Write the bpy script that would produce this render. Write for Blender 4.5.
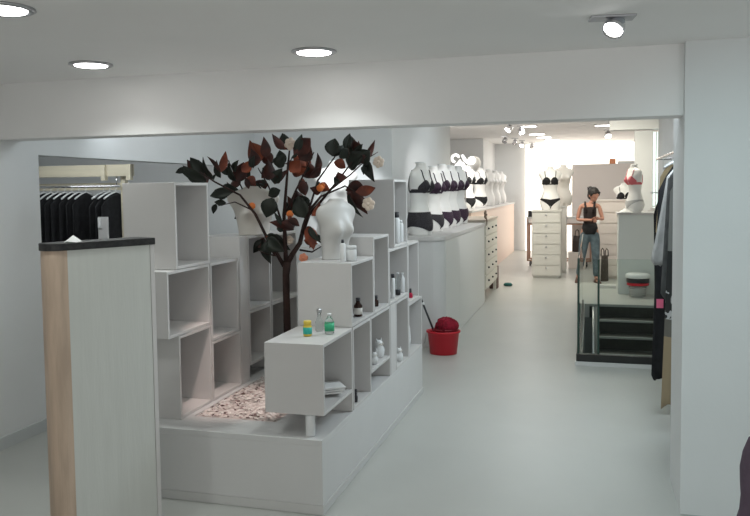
import bpy, bmesh, math, random
from mathutils import Vector, Matrix
R = math.radians
PI = math.pi
C = bpy.context.scene
col = C.collection
for o in list(bpy.data.objects): bpy.data.objects.remove(o)

# ------------------------------------------------------------------ camera
F, PX, PY, EYE = 762.0, 375.0, 235.0, 1.55
yaw, pit, rol = R(15.77), R(3.406), R(.694)
_f = Vector((-math.sin(yaw)*math.cos(pit), math.cos(yaw)*math.cos(pit), -math.sin(pit)))
_r = Vector((math.cos(yaw), math.sin(yaw), 0))
_d = _f.cross(_r)
_R = math.cos(rol)*_r + math.sin(rol)*_d
_D = -math.sin(rol)*_r + math.cos(rol)*_d
cam_d = bpy.data.cameras.new('camera')
cam = bpy.data.objects.new('camera', cam_d)
col.objects.link(cam)
m = Matrix.Identity(4)
for i in range(3):
    m[i][0] = _R[i]; m[i][1] = -_D[i]; m[i][2] = -_f[i]
m[2][3] = EYE
cam.matrix_world = m
cam_d.sensor_width = 36
cam_d.lens = F/750*36
cam_d.shift_y = -(258-PY)/750
cam_d.clip_start = .05
C.camera = cam

def at(px, py, X=None, Y=None, Z=None):
    """the point of the room on plane X=, Y= or Z= that lies along a direction"""
    v = _R*((px-PX)/F) + _D*((py-PY)/F) + _f
    t = X/v.x if X is not None else Y/v.y if Y is not None else (Z-EYE)/v.z
    return Vector((v.x*t, v.y*t, EYE+v.z*t))

# ------------------------------------------------------------------ world, lights, exposure
w = bpy.data.worlds.new('World'); C.world = w; w.use_nodes = True
w.node_tree.nodes['Background'].inputs[0].default_value = (.92, 1, .97, 1)
w.node_tree.nodes['Background'].inputs[1].default_value = .46
vs = C.view_settings
vs.view_transform = 'Standard'; vs.look = 'None'; vs.gamma = 1; vs.use_curve_mapping = False
vs.exposure = 0.10

def area(name, loc, target, sx, sy, e, colr, spread=PI):
    l = bpy.data.lights.new(name, 'AREA'); l.shape = 'RECTANGLE'; l.size = sx; l.size_y = sy
    l.energy = e; l.color = colr; l.spread = spread
    o = bpy.data.objects.new(name, l); col.objects.link(o)
    o.location = loc
    o.rotation_euler = (Vector(target)-Vector(loc)).to_track_quat('-Z', 'Y').to_euler()
    return o
def spot(name, loc, target, e, colr, ang, blend=.4, size=.04):
    l = bpy.data.lights.new(name, 'SPOT'); l.energy = e; l.color = colr; l.spot_size = R(ang); l.spot_blend = blend
    l.shadow_soft_size = size
    o = bpy.data.objects.new(name, l); col.objects.link(o); o.location = loc
    o.rotation_euler = (Vector(target)-Vector(loc)).to_track_quat('-Z', 'Y').to_euler()
    return o
NEUT = (1, .985, .95); WARM = (1, .83, .70); COOL = (.74, .90, 1)
# daylight from the shop window behind the camera
area('shop_window_light', (1.0, -2.2, 1.1), (-.2, 4, 2.0), 3.4, 1.6, 10, (.98, .92, .86))
# added fill lights, and ceiling lamps over the middle and rear of the shop
area('ceiling_uplight_fill', (-.4, -1.2, .15), (-.4, .2, 2.3), 5.0, .8, 14, (1, .85, .78))  # added low uplight that lifts the front ceiling, no real source
area('counter_side_fill', (.68, 8.2, 2.45), (-1.6, 8.4, .9), .3, 2.4, 25, (.92, .97, 1))  # added side fill aimed across at the bra counter, not a wall lamp
area('front_right_fill', (1.5, .6, 1.9), (-1.3, 4.4, .6), .8, .8, 4.5, (.85, .90, 1))  # added fill from the right for the cubes' open faces
area('plinth_side_fill', (.36, 4.95, 2.40), (-1.3, 4.6, .5), .25, .8, 27, (.80, .92, 1))  # bluish fill added for the plinth's aisle side, out of view above the beam
area('middle_ceiling_light', (-.55, 6.1, 2.6), (-.55, 6.1, 0), 1.2, 2.6, 9.5, (.96, 1, .86))
area('counter_ceiling_light', (-.9, 9.2, 2.6), (-1.1, 9.0, 0), 1.2, 2.6, 16, (.86, .95, 1))
area('rear_ceiling_light', (-.3, 12.0, 2.6), (-.3, 12.6, 0), 2.0, .8, 50, (1, .95, .80))
area('rear_left_fill', (-2.0, 12.2, 2.6), (-2.6, 16.0, 1.6), .5, .5, 26, (1, .96, .93))  # fill added to brighten the dark rear left wall
# pin spots
spot('planter_spot', (-1.62, 3.30, 2.17), (-1.90, 3.86, .38), 75, (1, .80, .74), 26, .8, .03)
spot('torso_spot', (-2.1, 5.9, 2.6), (-2.30, 7.1, 1.62), 130, (.95, .98, 1), 30, .6)
spot('alcove_header_spot', (-3.22, 4.85, 2.3), (-3.44, 4.88, 1.90), 4, (.85, .95, 1), 80, 1)
area('alcove_ceiling_light', (-4.3, 5.6, 2.28), (-4.3, 7.0, .9), 1.6, .3, 14, (.92, .98, 1))
spot('bust_spot', (-.3, 7.7, 2.6), (-1.65, 8.7, 1.35), 60, (1, .99, .97), 52, .7)
spot('bust_row_spot', (-1.2, 12.2, 2.6), (-2.1, 13.8, 1.4), 110, (1, .97, .94), 50, .6)
spot('column_spot', (.18, 1.9, 2.14), (.9, 3.9, .7), 40, (.66, .95, 1), 80, .9, .05)
area('middle_wall_fill', (-2.7, 4.9, 2.6), (-2.7, 7.5, 1.5), .8, .4, 8, (.92, .97, 1))  # added fill to lift the middle wall behind the tree

# ------------------------------------------------------------------ materials
MATS = {}
def mat(name, c, rough=.5, metal=0, spec=.5, noise=0, nscale=8, bump=0, bscale=60, emit=0, ecol=None, trans=0, ior=1.45, coat=0, alpha=1, c2=None, stretch=None):
    if name in MATS: return MATS[name]
    m = bpy.data.materials.new(name); m.use_nodes = True
    nt = m.node_tree; b = nt.nodes['Principled BSDF']
    b.inputs['Base Color'].default_value = (*c, 1)
    b.inputs['Roughness'].default_value = rough
    b.inputs['Metallic'].default_value = metal
    b.inputs['Specular IOR Level'].default_value = spec
    b.inputs['IOR'].default_value = ior
    b.inputs['Transmission Weight'].default_value = trans
    b.inputs['Coat Weight'].default_value = coat
    b.inputs['Alpha'].default_value = alpha
    if emit:
        b.inputs['Emission Color'].default_value = (*(ecol or c), 1)
        b.inputs['Emission Strength'].default_value = emit
    tc = nt.nodes.new('ShaderNodeTexCoord')
    mp = nt.nodes.new('ShaderNodeMapping'); nt.links.new(tc.outputs['Object'], mp.inputs[0])
    if stretch: mp.inputs['Scale'].default_value = stretch
    if noise:
        n = nt.nodes.new('ShaderNodeTexNoise'); n.inputs['Scale'].default_value = nscale; n.inputs['Detail'].default_value = 4
        nt.links.new(mp.outputs[0], n.inputs['Vector'])
        r = nt.nodes.new('ShaderNodeMix'); r.data_type = 'RGBA'
        cc = c2 or tuple(max(0, x*(1-noise)) for x in c)
        r.inputs['A'].default_value = (*c, 1); r.inputs['B'].default_value = (*cc, 1)
        cr = nt.nodes.new('ShaderNodeMapRange'); cr.inputs['From Min'].default_value = .38; cr.inputs['From Max'].default_value = .62
        nt.links.new(n.outputs['Fac'], cr.inputs['Value']); nt.links.new(cr.outputs[0], r.inputs['Factor'])
        nt.links.new(r.outputs['Result'], b.inputs['Base Color'])
    if bump:
        n = nt.nodes.new('ShaderNodeTexNoise'); n.inputs['Scale'].default_value = bscale; n.inputs['Detail'].default_value = 3
        nt.links.new(mp.outputs[0], n.inputs['Vector'])
        bp = nt.nodes.new('ShaderNodeBump'); bp.inputs['Strength'].default_value = bump; bp.inputs['Distance'].default_value = .01
        nt.links.new(n.outputs['Fac'], bp.inputs['Height']); nt.links.new(bp.outputs[0], b.inputs['Normal'])
    MATS[name] = m
    return m
M_wall = mat('white_paint', (.74, .75, .75), .7, noise=.03, nscale=2, bump=.05)
M_ceil = mat('ceiling_paint', (.90, .89, .88), .8, noise=.03, nscale=1.5, bump=.04)
M_floor = mat('epoxy_floor', (.455, .462, .44), .36, spec=.32, noise=.05, nscale=1.3, bump=.03, bscale=6)
M_lam = mat('white_laminate', (.62, .605, .595), .42, noise=.02, nscale=6)
M_plinth = mat('plinth_paint', (.64, .64, .635), .32, noise=.03, nscale=3)
M_wash = mat('whitewashed_wood', (.60, .615, .58), .5, noise=.035, nscale=5, stretch=(6, 6, .5), bump=.1, bscale=20)
M_ply = mat('bent_plywood', (.56, .43, .33), .5, noise=.2, nscale=5, stretch=(5, 5, .6))
M_granite = mat('black_granite', (.012, .012, .013), .5, noise=.5, nscale=60, c2=(.028, .028, .028))
M_board = mat('pale_timber', (.68, .62, .48), .55, noise=.1, nscale=5, stretch=(.6, 5, 5))
M_chrome = mat('chrome', (.75, .75, .77), .18, 1)
M_steel = mat('brushed_steel', (.50, .50, .52), .35, 1)
M_copper = mat('copper_frame', (.45, .27, .20), .35, .7)
M_black = mat('black_metal', (.02, .02, .02), .4)
M_white = mat('mannequin_white', (.82, .81, .79), .38, coat=.2)
M_beige = mat('mannequin_ivory', (.70, .66, .60), .45)
M_blackc = mat('black_cloth', (.012, .012, .014), .85, noise=.4, nscale=20, bump=.3)
M_plum = mat('plum_lace', (.045, .018, .045), .7, noise=.5, nscale=90, bump=.3, bscale=200)
M_lace = mat('charcoal_lace', (.035, .03, .038), .7, noise=.5, nscale=90, bump=.3, bscale=200)
M_red = mat('red_plastic', (.55, .015, .03), .35)
M_redc = mat('red_microfibre', (.33, .008, .03), .9, bump=.8, bscale=90, noise=.4, nscale=30)
M_pinkc = mat('coral_lace', (.62, .14, .16), .7)
M_bark = mat('dark_bark', (.045, .022, .018), .85, noise=.4, nscale=14, bump=.5, bscale=40)
M_leaf = mat('leaf_green', (.015, .021, .013), .45, noise=.4, nscale=10)
M_rust = mat('leaf_rust', (.085, .020, .013), .6, noise=.55, nscale=12, c2=(.03, .010, .008))
M_rustb = mat('leaf_rust_bright', (.30, .07, .03), .6, noise=.5, nscale=12, c2=(.12, .03, .018))
M_petal = mat('petal_cream', (.72, .60, .50), .7)
M_peach = mat('petal_coral', (.80, .30, .18), .7)
M_orange = mat('orange_fruit', (.75, .20, .04), .5)
M_tglass = mat('rail_glass', (.86, .93, .90), .02, trans=1, ior=1.08, spec=.5)
M_gedge = mat('glass_edge', (.02, .05, .04), .25)
M_step = mat('stair_stone', (.045, .046, .04), .45, noise=.2, nscale=12)
M_nose = mat('stair_nosing', (.34, .36, .34), .4)
M_wellwall = mat('stairwell_paint', (.16, .17, .165), .7)
M_brown = mat('amber_glass', (.03, .012, .008), .12)
M_clear = mat('clear_glass', (.85, .9, .9), .03, trans=1, ior=1.3)
M_label = mat('paper_label', (.70, .68, .64), .7)
M_teal = mat('teal_label', (.03, .42, .34), .5)
M_green = mat('green_label', (.04, .40, .20), .5)
M_yellow = mat('yellow_liquid', (.72, .55, .08), .3)
M_cap = mat('dark_cap', (.03, .03, .035), .4)
M_milk = mat('white_plastic', (.72, .73, .73), .35)
M_paper = mat('white_paper', (.80, .80, .79), .7)
M_skin = mat('skin', (.48, .24, .17), .55)
M_hair = mat('black_hair', (.012, .009, .008), .5, bump=.4, bscale=80)
M_jeans = mat('blue_denim', (.13, .18, .21), .85, noise=.35, nscale=14)
M_top = mat('dark_vest', (.022, .014, .014), .85, bump=.3)
M_shoe = mat('brown_leather', (.10, .045, .035), .5)
M_warmp = mat('warm_white_panel', (.76, .69, .65), .5)
M_lamp = mat('lamp_glow', (1, 1, 1), .5, emit=14, ecol=(1, .99, .96))
M_lampd = mat('ceiling_lamp_glow', (1, 1, 1), .5, emit=7, ecol=(1, .97, .93))
M_light = mat('backlit_panel', (1, .97, .9), .5, emit=1.5, ecol=(1, .91, .80))
M_win = mat('window_daylight', (.8, .95, .93), .5, emit=.85, ecol=(.80, 1, .95))
M_higlow = mat('ornament_highlight_glow', (1, 1, 1), .5, emit=2.0, ecol=(1, .97, .94))  # emission stands in for bright highlights on the flourish ornament
M_khaki = mat('khaki_cloth', (.42, .33, .20), .9, noise=.2, nscale=10, bump=.3)
M_greyc = mat('pale_grey_cloth', (.50, .49, .48), .9, noise=.2, nscale=10, bump=.3)
M_dgrey = mat('slate_cloth', (.12, .12, .12), .9, noise=.3, nscale=12)
M_print = mat('black_white_print', (.02, .02, .022), .9, noise=1, nscale=18, c2=(.60, .60, .60))
def block_mat():
    m = bpy.data.materials.new('colour_block_cloth'); m.use_nodes = True; nt = m.node_tree; b = nt.nodes['Principled BSDF']; b.inputs['Roughness'].default_value = .9
    tc = nt.nodes.new('ShaderNodeTexCoord'); sx = nt.nodes.new('ShaderNodeSeparateXYZ'); nt.links.new(tc.outputs['Object'], sx.inputs[0])
    mr = nt.nodes.new('ShaderNodeMapRange'); mr.inputs['From Min'].default_value = -1.5; mr.inputs['From Max'].default_value = 0; nt.links.new(sx.outputs['Z'], mr.inputs['Value'])
    cr = nt.nodes.new('ShaderNodeValToRGB'); nt.links.new(mr.outputs[0], cr.inputs[0]); cr.color_ramp.interpolation = 'CONSTANT'
    e = cr.color_ramp.elements; e[0].position = 0; e[0].color = (.36, .28, .18, 1); e[1].position = .29; e[1].color = (.16, .15, .13, 1)
    x = e.new(.36); x.color = (.03, .03, .03, 1)
    x = e.new(.62); x.color = (.22, .22, .21, 1)
    n = nt.nodes.new('ShaderNodeTexNoise'); n.inputs['Scale'].default_value = 22; nt.links.new(tc.outputs['Object'], n.inputs['Vector'])
    th = nt.nodes.new('ShaderNodeMath'); th.operation = 'GREATER_THAN'; th.inputs[1].default_value = .54; nt.links.new(n.outputs['Fac'], th.inputs[0])
    lo = nt.nodes.new('ShaderNodeMath'); lo.operation = 'LESS_THAN'; lo.inputs[1].default_value = .47; nt.links.new(mr.outputs[0], lo.inputs[0])
    hi = nt.nodes.new('ShaderNodeMath'); hi.operation = 'GREATER_THAN'; hi.inputs[1].default_value = .36; nt.links.new(mr.outputs[0], hi.inputs[0])
    m1 = nt.nodes.new('ShaderNodeMath'); m1.operation = 'MULTIPLY'; nt.links.new(th.outputs[0], m1.inputs[0]); nt.links.new(lo.outputs[0], m1.inputs[1])
    m2 = nt.nodes.new('ShaderNodeMath'); m2.operation = 'MULTIPLY'; nt.links.new(m1.outputs[0], m2.inputs[0]); nt.links.new(hi.outputs[0], m2.inputs[1])
    mx = nt.nodes.new('ShaderNodeMix'); mx.data_type = 'RGBA'; nt.links.new(m2.outputs[0], mx.inputs['Factor']); nt.links.new(cr.outputs[0], mx.inputs['A']); mx.inputs['B'].default_value = (.55, .55, .55, 1)
    nt.links.new(mx.outputs['Result'], b.inputs['Base Color'])
    return m
M_block = block_mat()
M_mauve = mat('mauve_fabric', (.16, .12, .17), .9, noise=.2, nscale=14, bump=.3)
M_tealp = mat('dark_teal_plastic', (.01, .10, .09), .4)
M_pinktag = mat('pink_tag', (.80, .16, .28), .5)
M_basket = mat('dotted_fabric', (.60, .60, .58), .8)
def dots_mat():
    m = bpy.data.materials.new('dotted_basket'); m.use_nodes = True; nt = m.node_tree; b = nt.nodes['Principled BSDF']
    tc = nt.nodes.new('ShaderNodeTexCoord'); ck = nt.nodes.new('ShaderNodeTexChecker'); ck.inputs['Scale'].default_value = 60
    ck.inputs['Color1'].default_value = (.72, .72, .70, 1); ck.inputs['Color2'].default_value = (.05, .05, .05, 1)
    nt.links.new(tc.outputs['Object'], ck.inputs[0]); nt.links.new(ck.outputs[0], b.inputs['Base Color'])
    b.inputs['Roughness'].default_value = .8
    return m
M_dots = dots_mat()

# ------------------------------------------------------------------ mesh helpers
def NB(): return bmesh.new()
def box(bm, x0, y0, z0, x1, y1, z1, mi=0):
    v = [bm.verts.new(p) for p in ((x0, y0, z0), (x1, y0, z0), (x1, y1, z0), (x0, y1, z0), (x0, y0, z1), (x1, y0, z1), (x1, y1, z1), (x0, y1, z1))]
    for f in ((0, 3, 2, 1), (4, 5, 6, 7), (0, 1, 5, 4), (1, 2, 6, 5), (2, 3, 7, 6), (3, 0, 4, 7)):
        bm.faces.new([v[i] for i in f]).material_index = mi
    return bm
def tube(bm, pts, rad, seg=8, mi=0, cap=True):
    pts = [Vector(p) for p in pts]
    if not isinstance(rad, (list, tuple)): rad = [rad]*len(pts)
    rings = []; up = Vector((0, 0, 1)); prev = None
    for i, p in enumerate(pts):
        d = (pts[min(i+1, len(pts)-1)]-pts[max(i-1, 0)]).normalized()
        if prev is None:
            a = up if abs(d.z) < .9 else Vector((1, 0, 0))
            n = d.cross(a).normalized()
        else:
            n = (prev-d*prev.dot(d)).normalized()
        prev = n; b = d.cross(n)
        rings.append([bm.verts.new(p+(n*math.cos(t)+b*math.sin(t))*rad[i]) for t in [2*PI*k/seg for k in range(seg)]])
    for i in range(len(rings)-1):
        for k in range(seg):
            f = bm.faces.new((rings[i][k], rings[i][(k+1) % seg], rings[i+1][(k+1) % seg], rings[i+1][k])); f.smooth = True; f.material_index = mi
    if cap:
        bm.faces.new(rings[0][::-1]).material_index = mi; bm.faces.new(rings[-1]).material_index = mi
    return bm
def lathe(bm, prof, c=(0, 0, 0), seg=24, sx=1, sy=1, mi=0, smooth=True):
    rings = []
    for r, z in prof:
        rings.append([bm.verts.new((c[0]+max(r, 1e-4)*sx*math.cos(2*PI*k/seg), c[1]+max(r, 1e-4)*sy*math.sin(2*PI*k/seg), c[2]+z)) for k in range(seg)])
    for i in range(len(rings)-1):
        for k in range(seg):
            f = bm.faces.new((rings[i][k], rings[i][(k+1) % seg], rings[i+1][(k+1) % seg], rings[i+1][k])); f.smooth = smooth; f.material_index = mi
    bm.faces.new(rings[0][::-1]).material_index = mi; bm.faces.new(rings[-1]).material_index = mi
    return bm
def ball(bm, c, r, sx=1, sy=1, sz=1, seg=16, mi=0):
    prof = [(r*math.sin(PI*i/10), -r*sz*math.cos(PI*i/10)) for i in range(11)]
    return lathe(bm, prof, c, seg, sx, sy, mi)
def build(name, bm, mt, parent=None, bevel=0, loc=None, smooth=False):
    bmesh.ops.recalc_face_normals(bm, faces=bm.faces)
    me = bpy.data.meshes.new(name); bm.to_mesh(me); bm.free()
    for x in (mt if isinstance(mt, (list, tuple)) else [mt]): me.materials.append(x)
    if smooth: me.polygons.foreach_set('use_smooth', [True]*len(me.polygons))
    o = bpy.data.objects.new(name, me); col.objects.link(o)
    if parent: o.parent = parent
    if loc is not None: o.location = loc
    if bevel:
        b = o.modifiers.new('bevel', 'BEVEL'); b.width = bevel; b.segments = 2; b.limit_method = 'ANGLE'
    return o
def tag(o, label, cat, group=None, kind=None):
    o['label'] = label; o['category'] = cat
    if group: o['group'] = group
    if kind: o['kind'] = kind
    return o
def thing(name, label, cat, loc=(0, 0, 0), rotz=0, group=None):
    o = bpy.data.objects.new(name, None); col.objects.link(o); o.empty_display_size = .1
    o.location = loc; o.rotation_euler = (0, 0, rotz)
    return tag(o, label, cat, group)
def struct(name, bm, mt, parent=None, bevel=0):
    o = build(name, bm, mt, parent, bevel)
    if not parent: o['kind'] = 'structure'
    return o
def sbox(name, mt, *b): return struct(name, box(NB(), *b), mt)
def pbox(name, mt, parent, *b, bevel=.0015): return build(name, box(NB(), *b), mt, parent, bevel)
def dup(root, loc, rotz, label, group=None, scale=None):
    r = root.copy(); col.objects.link(r); r.location = loc; r.rotation_euler = (0, 0, rotz); r['label'] = label
    if group: r['group'] = group
    if scale: r.scale = scale
    for ch in list(root.children):
        c = ch.copy(); col.objects.link(c); c.parent = r
        for g in ch.children:
            d = g.copy(); col.objects.link(d); d.parent = c
    return r

# ================================================================== SETTING
CZ, BZ = 2.21, 2.65          # front and back ceiling heights
XR, XLW = .417, -3.44
# floor with the stairwell opening
HX0, HX1, HY0, HY1 = -.06, .83, 6.86, 10.45
b = NB()
for q in ((-7.0, -2.5, 3.2, HY0), (-7.0, HY0, HX0, HY1), (HX1, HY0, 3.2, HY1), (-7.0, HY1, 3.2, 20.2)):
    box(b, q[0], q[1], -.18, q[2], q[3], 0)
struct('floor', b, M_floor)
sbox('ceiling', M_ceil, -7.0, -2.5, CZ, 3.2, 4.0, CZ+.1)
sbox('ceiling', M_ceil, -7.0, 4.0, BZ, 3.2, 20.2, BZ+.1)
sbox('trim_1', M_ceil, XLW-.2, 3.84, 1.88, 1.4, 4.02, BZ)          # beam across the room
sbox('wall_right_front', M_wall, XR, 3.78, 0, 3.2, 4.25, BZ)      # white column and pier
sbox('wall_left', M_wall, XLW-.15, -2.5, 0, XLW, 4.18, BZ)
b = NB(); box(b, XLW, -2.5, 0, XLW+.015, 4.18, .075); struct('baseboard_left', b, mat('grey_skirting', (.55, .57, .57), .5))
# alcove on the left, header above it, back wall
sbox('wall_left_header', M_wall, XLW-.15, 4.18, 1.80, XLW, 7.5, BZ)
sbox('wall_alcove_left', M_wall, -6.4, 4.0, 0, -6.25, 7.5, BZ)
sbox('wall_alcove_front', M_wall, -6.4, 4.03, 0, XLW-.15, 4.18, BZ)
sbox('wall_alcove_back', M_wall, -6.4, 7.5, 0, -1.93, 7.65, BZ)
sbox('ceiling_alcove', M_ceil, -6.25, 4.18, 2.3, XLW-.15, 7.5, 2.36)
sbox('wall_counter_back', M_wall, -2.08, 7.65, 0, -1.93, 10.85, BZ)
sbox('wall_side_return', M_wall, -3.4, 10.70, 0, -2.08, 10.85, BZ)
sbox('wall_rear_left', M_wall, -3.4, 10.85, 0, -3.25, 17.0, BZ)
sbox('wall_rear_jog', M_wall, -3.4, 17.0, 0, -2.28, 17.15, BZ)
sbox('wall_rear_jog_side', M_wall, -2.43, 17.15, 0, -2.28, 19.2, BZ)
sbox('wall_back', M_wall, -2.28, 19.2, 0, 1.8, 19.35, BZ)
sbox('wall_right', M_wall, .84, 4.25, -1.9, 1.10, 10.4, BZ)
sbox('wall_right_rear', M_wall, 1.55, 10.4, 0, 1.70, 19.2, BZ)
sbox('wall_right_jog', M_wall, 1.10, 10.25, 0, 1.70, 10.4, BZ)
# nib wall facing the room behind the right cabinet, with a daylit window slot beside it
sbox('wall_right_nib', M_wall, .69, 13.0, 0, .965, 13.12, 2.44)
sbox('trim_2', M_wall, .30, 12.9, 2.46, 1.55, 13.12, BZ)
b = NB(); box(b, .975, 13.03, 1.20, 1.14, 13.06, 2.42); wn = struct('window_1', b, M_win)
b = NB()
for k in range(3):
    d = .035*k
    box(b, 1.075-d, 12.98-d*.3, 1.24-d, 1.09-d, 13.0, 2.42); box(b, .965-d, 12.98-d*.3, 1.22-d, 1.09-d, 13.0, 1.24-d)
build('window_frame', b, M_lam, wn)
# backlit far window wall
b = NB(); box(b, -1.53, 19.10, .0, 1.12, 19.16, 2.60); wn = struct('window_2', b, M_light)
b = NB(); box(b, 1.10, 19.02, 0, 1.18, 19.18, 2.62); build('window_frame', b, mat('brown_frame', (.16, .12, .10), .5), wn)

# stairwell: walls, landing rim, steps
b = NB()
box(b, HX0-.1, HY0, -1.9, HX0, HY1, -.18); box(b, HX0-.1, HY0-.1, -1.9, HX1, HY0, -.18); box(b, HX0, HY1, -1.9, HX1, HY1+.1, -.18)
struct('wall_stairwell', b, M_wellwall)
st = thing('staircase', 'dark staircase descending towards the camera behind the glass railing', 'stairs', (0, HY1, 0))
for k in range(10):
    z = -.165*(k+1); y = -.27*(k+1)
    s = pbox('step', M_step, st, .12, y, z-.16, HX1-.005, y+.27, z, bevel=0)
    pbox('nosing', M_nose, s, .12, y-.012, z-.022, HX1-.005, y+.022, z+.004)
b = NB(); v = [(.06, 0, -.02), (.06, -2.7, -1.67), (.06, -2.7, -1.88), (.06, 0, -.23)]
a1 = [b.verts.new(p) for p in v]; a2 = [b.verts.new((.115, p[1], p[2])) for p in v]
b.faces.new(a1); b.faces.new(a2[::-1])
for i in range(4): b.faces.new((a1[i], a1[(i+1) % 4], a2[(i+1) % 4], a2[i]))
build('stringer', b, M_wellwall, st)
pbox('riser', M_step, st, .0, -.010, -.18, HX1-.005, -.001, -.02, bevel=0)
pbox('landing_nosing', M_nose, st, .0, -.012, -.03, HX1-.005, .02, .003)
build('handrail', tube(NB(), [(.045, -.45, .02), (.045, -.62, -.02), (.045, -2.6, -1.20)], .014), M_steel, st)
for y, z in ((-.62, -.02), (-1.6, -.60), (-2.5, -1.14)):
    build('baluster', tube(NB(), [(.045, y, z), (.045, y, z-.42)], .008), M_steel, st)
# glass railing
rl = thing('glass_railing', 'green tinted glass railing with black channel around the stairwell', 'railing', (-.10, 6.80, 0))
pbox('curb', M_plinth, rl, -.02, -.02, 0, .935, .055, .035)
pbox('channel', M_black, rl, -.01, -.01, .035, .935, .045, .10)
pbox('side_channel', M_black, rl, -.01, .045, .0, .03, 3.6, .06)
pbox('glass_pane', M_tglass, rl, .005, .01, .10, .165, .022, .93, bevel=0)
pbox('glass_pane', M_tglass, rl, .185, .01, .10, .935, .022, .93, bevel=0)
pbox('side_glass_pane', M_tglass, rl, .006, .06, .06, .018, 3.6, .93, bevel=0)
pbox('corner_edge', M_gedge, rl, -.002, .004, .10, .016, .03, .935)
pbox('pane_edge', M_gedge, rl, .166, .006, .10, .184, .026, .93)

# ceiling lamps, front room
def downlight(px, py, label, r=.085, e=2.8):
    p = at(px, py, Z=CZ)
    t = thing('recessed_downlight', label, 'ceiling light', (p.x, p.y, CZ), group='recessed downlights in the front ceiling')
    build('trim_ring', lathe(NB(), [(r+.022, 0), (r+.024, -.006), (r+.012, -.012), (r, -.010), (r-.004, -.002)], seg=40), M_steel, t)
    build('diffuser', lathe(NB(), [(r-.002, -.004), (r-.006, -.011), (.02, -.013)], seg=40), M_lamp, t)
    l = bpy.data.lights.new('downlight_lamp', 'AREA'); l.shape = 'DISK'; l.size = .09; l.energy = e; l.spread = R(125); l.color = (.93, 1, .97)
    o = bpy.data.objects.new('downlight_lamp', l); col.objects.link(o); o.parent = t; o.location = (0, 0, -.02)
downlight(314, 51, 'round recessed downlight nearest the middle of the front ceiling', e=1.8)
downlight(91, 64, 'round recessed downlight at the left, close above the beam')
downlight(3, 8, 'round recessed downlight cut off by the top left corner')
p = at(612, 17, Z=CZ)
t = thing('adjustable_spotlight', 'tilted chrome spotlight in a rectangular plate on the front ceiling at right', 'ceiling light', (p.x, p.y, CZ), R(8))
pbox('mounting_plate', M_steel, t, -.085, -.045, -.008, .085, .045, 0)
sh = build('lamp_housing', lathe(NB(), [(.026, .045), (.036, .02), (.041, 0), (.043, -.022), (.040, -.024), (.038, -.014)], seg=28), M_chrome, t)
sh.location = (.01, 0, -.038); sh.rotation_euler = (R(-32), R(28), 0)
sl = build('lamp_lens', lathe(NB(), [(.038, -.012), (.037, -.015), (.02, -.016)], seg=28), M_lamp, t)
sl.location = sh.location; sl.rotation_euler = sh.rotation_euler

# ceiling lamps, rear
def rearlamp(px, py, label, wx=.14, wy=.14):
    p = at(px, py, Z=BZ-.01)
    t = thing('ceiling_panel_light', label, 'ceiling light', (p.x, p.y, BZ), group='flat ceiling lights in the rear shop')
    pbox('frame', M_lam, t, -wx-.02, -wy-.02, -.012, wx+.02, wy+.02, 0)
    pbox('diffuser', M_lampd, t, -wx, -wy, -.016, wx, wy, -.010)
    l = bpy.data.lights.new('panel_lamp', 'AREA'); l.shape = 'RECTANGLE'; l.size = 2*wx-.02; l.size_y = 2*wy-.02; l.energy = 4.3; l.color = (.95, .98, 1)
    o = bpy.data.objects.new('panel_lamp', l); col.objects.link(o); o.parent = t; o.location = (0, 0, -.018)
rearlamp(529, 126.5, 'flat ceiling light just below the beam, right of the double spot', .12, .1)
rearlamp(537, 134.3, 'flat ceiling light, nearest of the staggered row in the rear ceiling')
rearlamp(544, 137.4, 'flat ceiling light, second of the staggered row in the rear ceiling')
rearlamp(552, 140.2, 'flat ceiling light, third of the staggered row in the rear ceiling', .15)
rearlamp(557, 141.8, 'flat ceiling light, farthest of the staggered row in the rear ceiling', .15)
rearlamp(604, 125.5, 'flat ceiling light above the woman, at the right of the rear ceiling', .15, .1)
def ceilspot(px, py, label, aim, r=.045, lit=True):
    p = at(px, py-3, Z=BZ)
    t = thing('track_spotlight', label, 'spotlight', (p.x, p.y, BZ), R(aim), group='small spotlights on the rear ceiling')
    pbox('bracket', M_steel, t, -.07, -.03, -.015, .07, .03, 0)
    build('arm', tube(NB(), [(0, 0, -.01), (0, 0, -.07)], .008), M_steel, t)
    h = build('lamp_housing', lathe(NB(), [(r*.6, .06), (r*.9, .04), (r*1.1, -.02), (r*1.1, -.05), (r*.95, -.05), (r*.95, -.03)]), M_chrome, t)
    h.location = (0, 0, -.09); h.rotation_euler = (R(-40), R(20), 0)
    g = build('lamp_lens', lathe(NB(), [(r, -.03), (r, -.042), (r*.4, -.05)]), M_lamp if lit else M_chrome, t)
    g.location = h.location; g.rotation_euler = h.rotation_euler
ceilspot(509, 126, 'lit spotlight of the pair just under the beam, left one', -20, .055)
ceilspot(521, 129, 'lit spotlight of the pair just under the beam, right one', 60, .05)
ceilspot(505, 139, 'small unlit spotlight, leftmost of the far row of four', 0, .05, False)
ceilspot(515, 141, 'small unlit spotlight, second from left in the far row of four', 20, .05, False)
ceilspot(522, 143.5, 'small lit spotlight, third from left in the far row of four', 0, .05)
ceilspot(532, 145, 'small unlit spotlight, rightmost of the far row of four', 10, .05, False)
ceilspot(608, 133, 'lit spotlight hanging over the woman in the rear ceiling', 30, .06)

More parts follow.
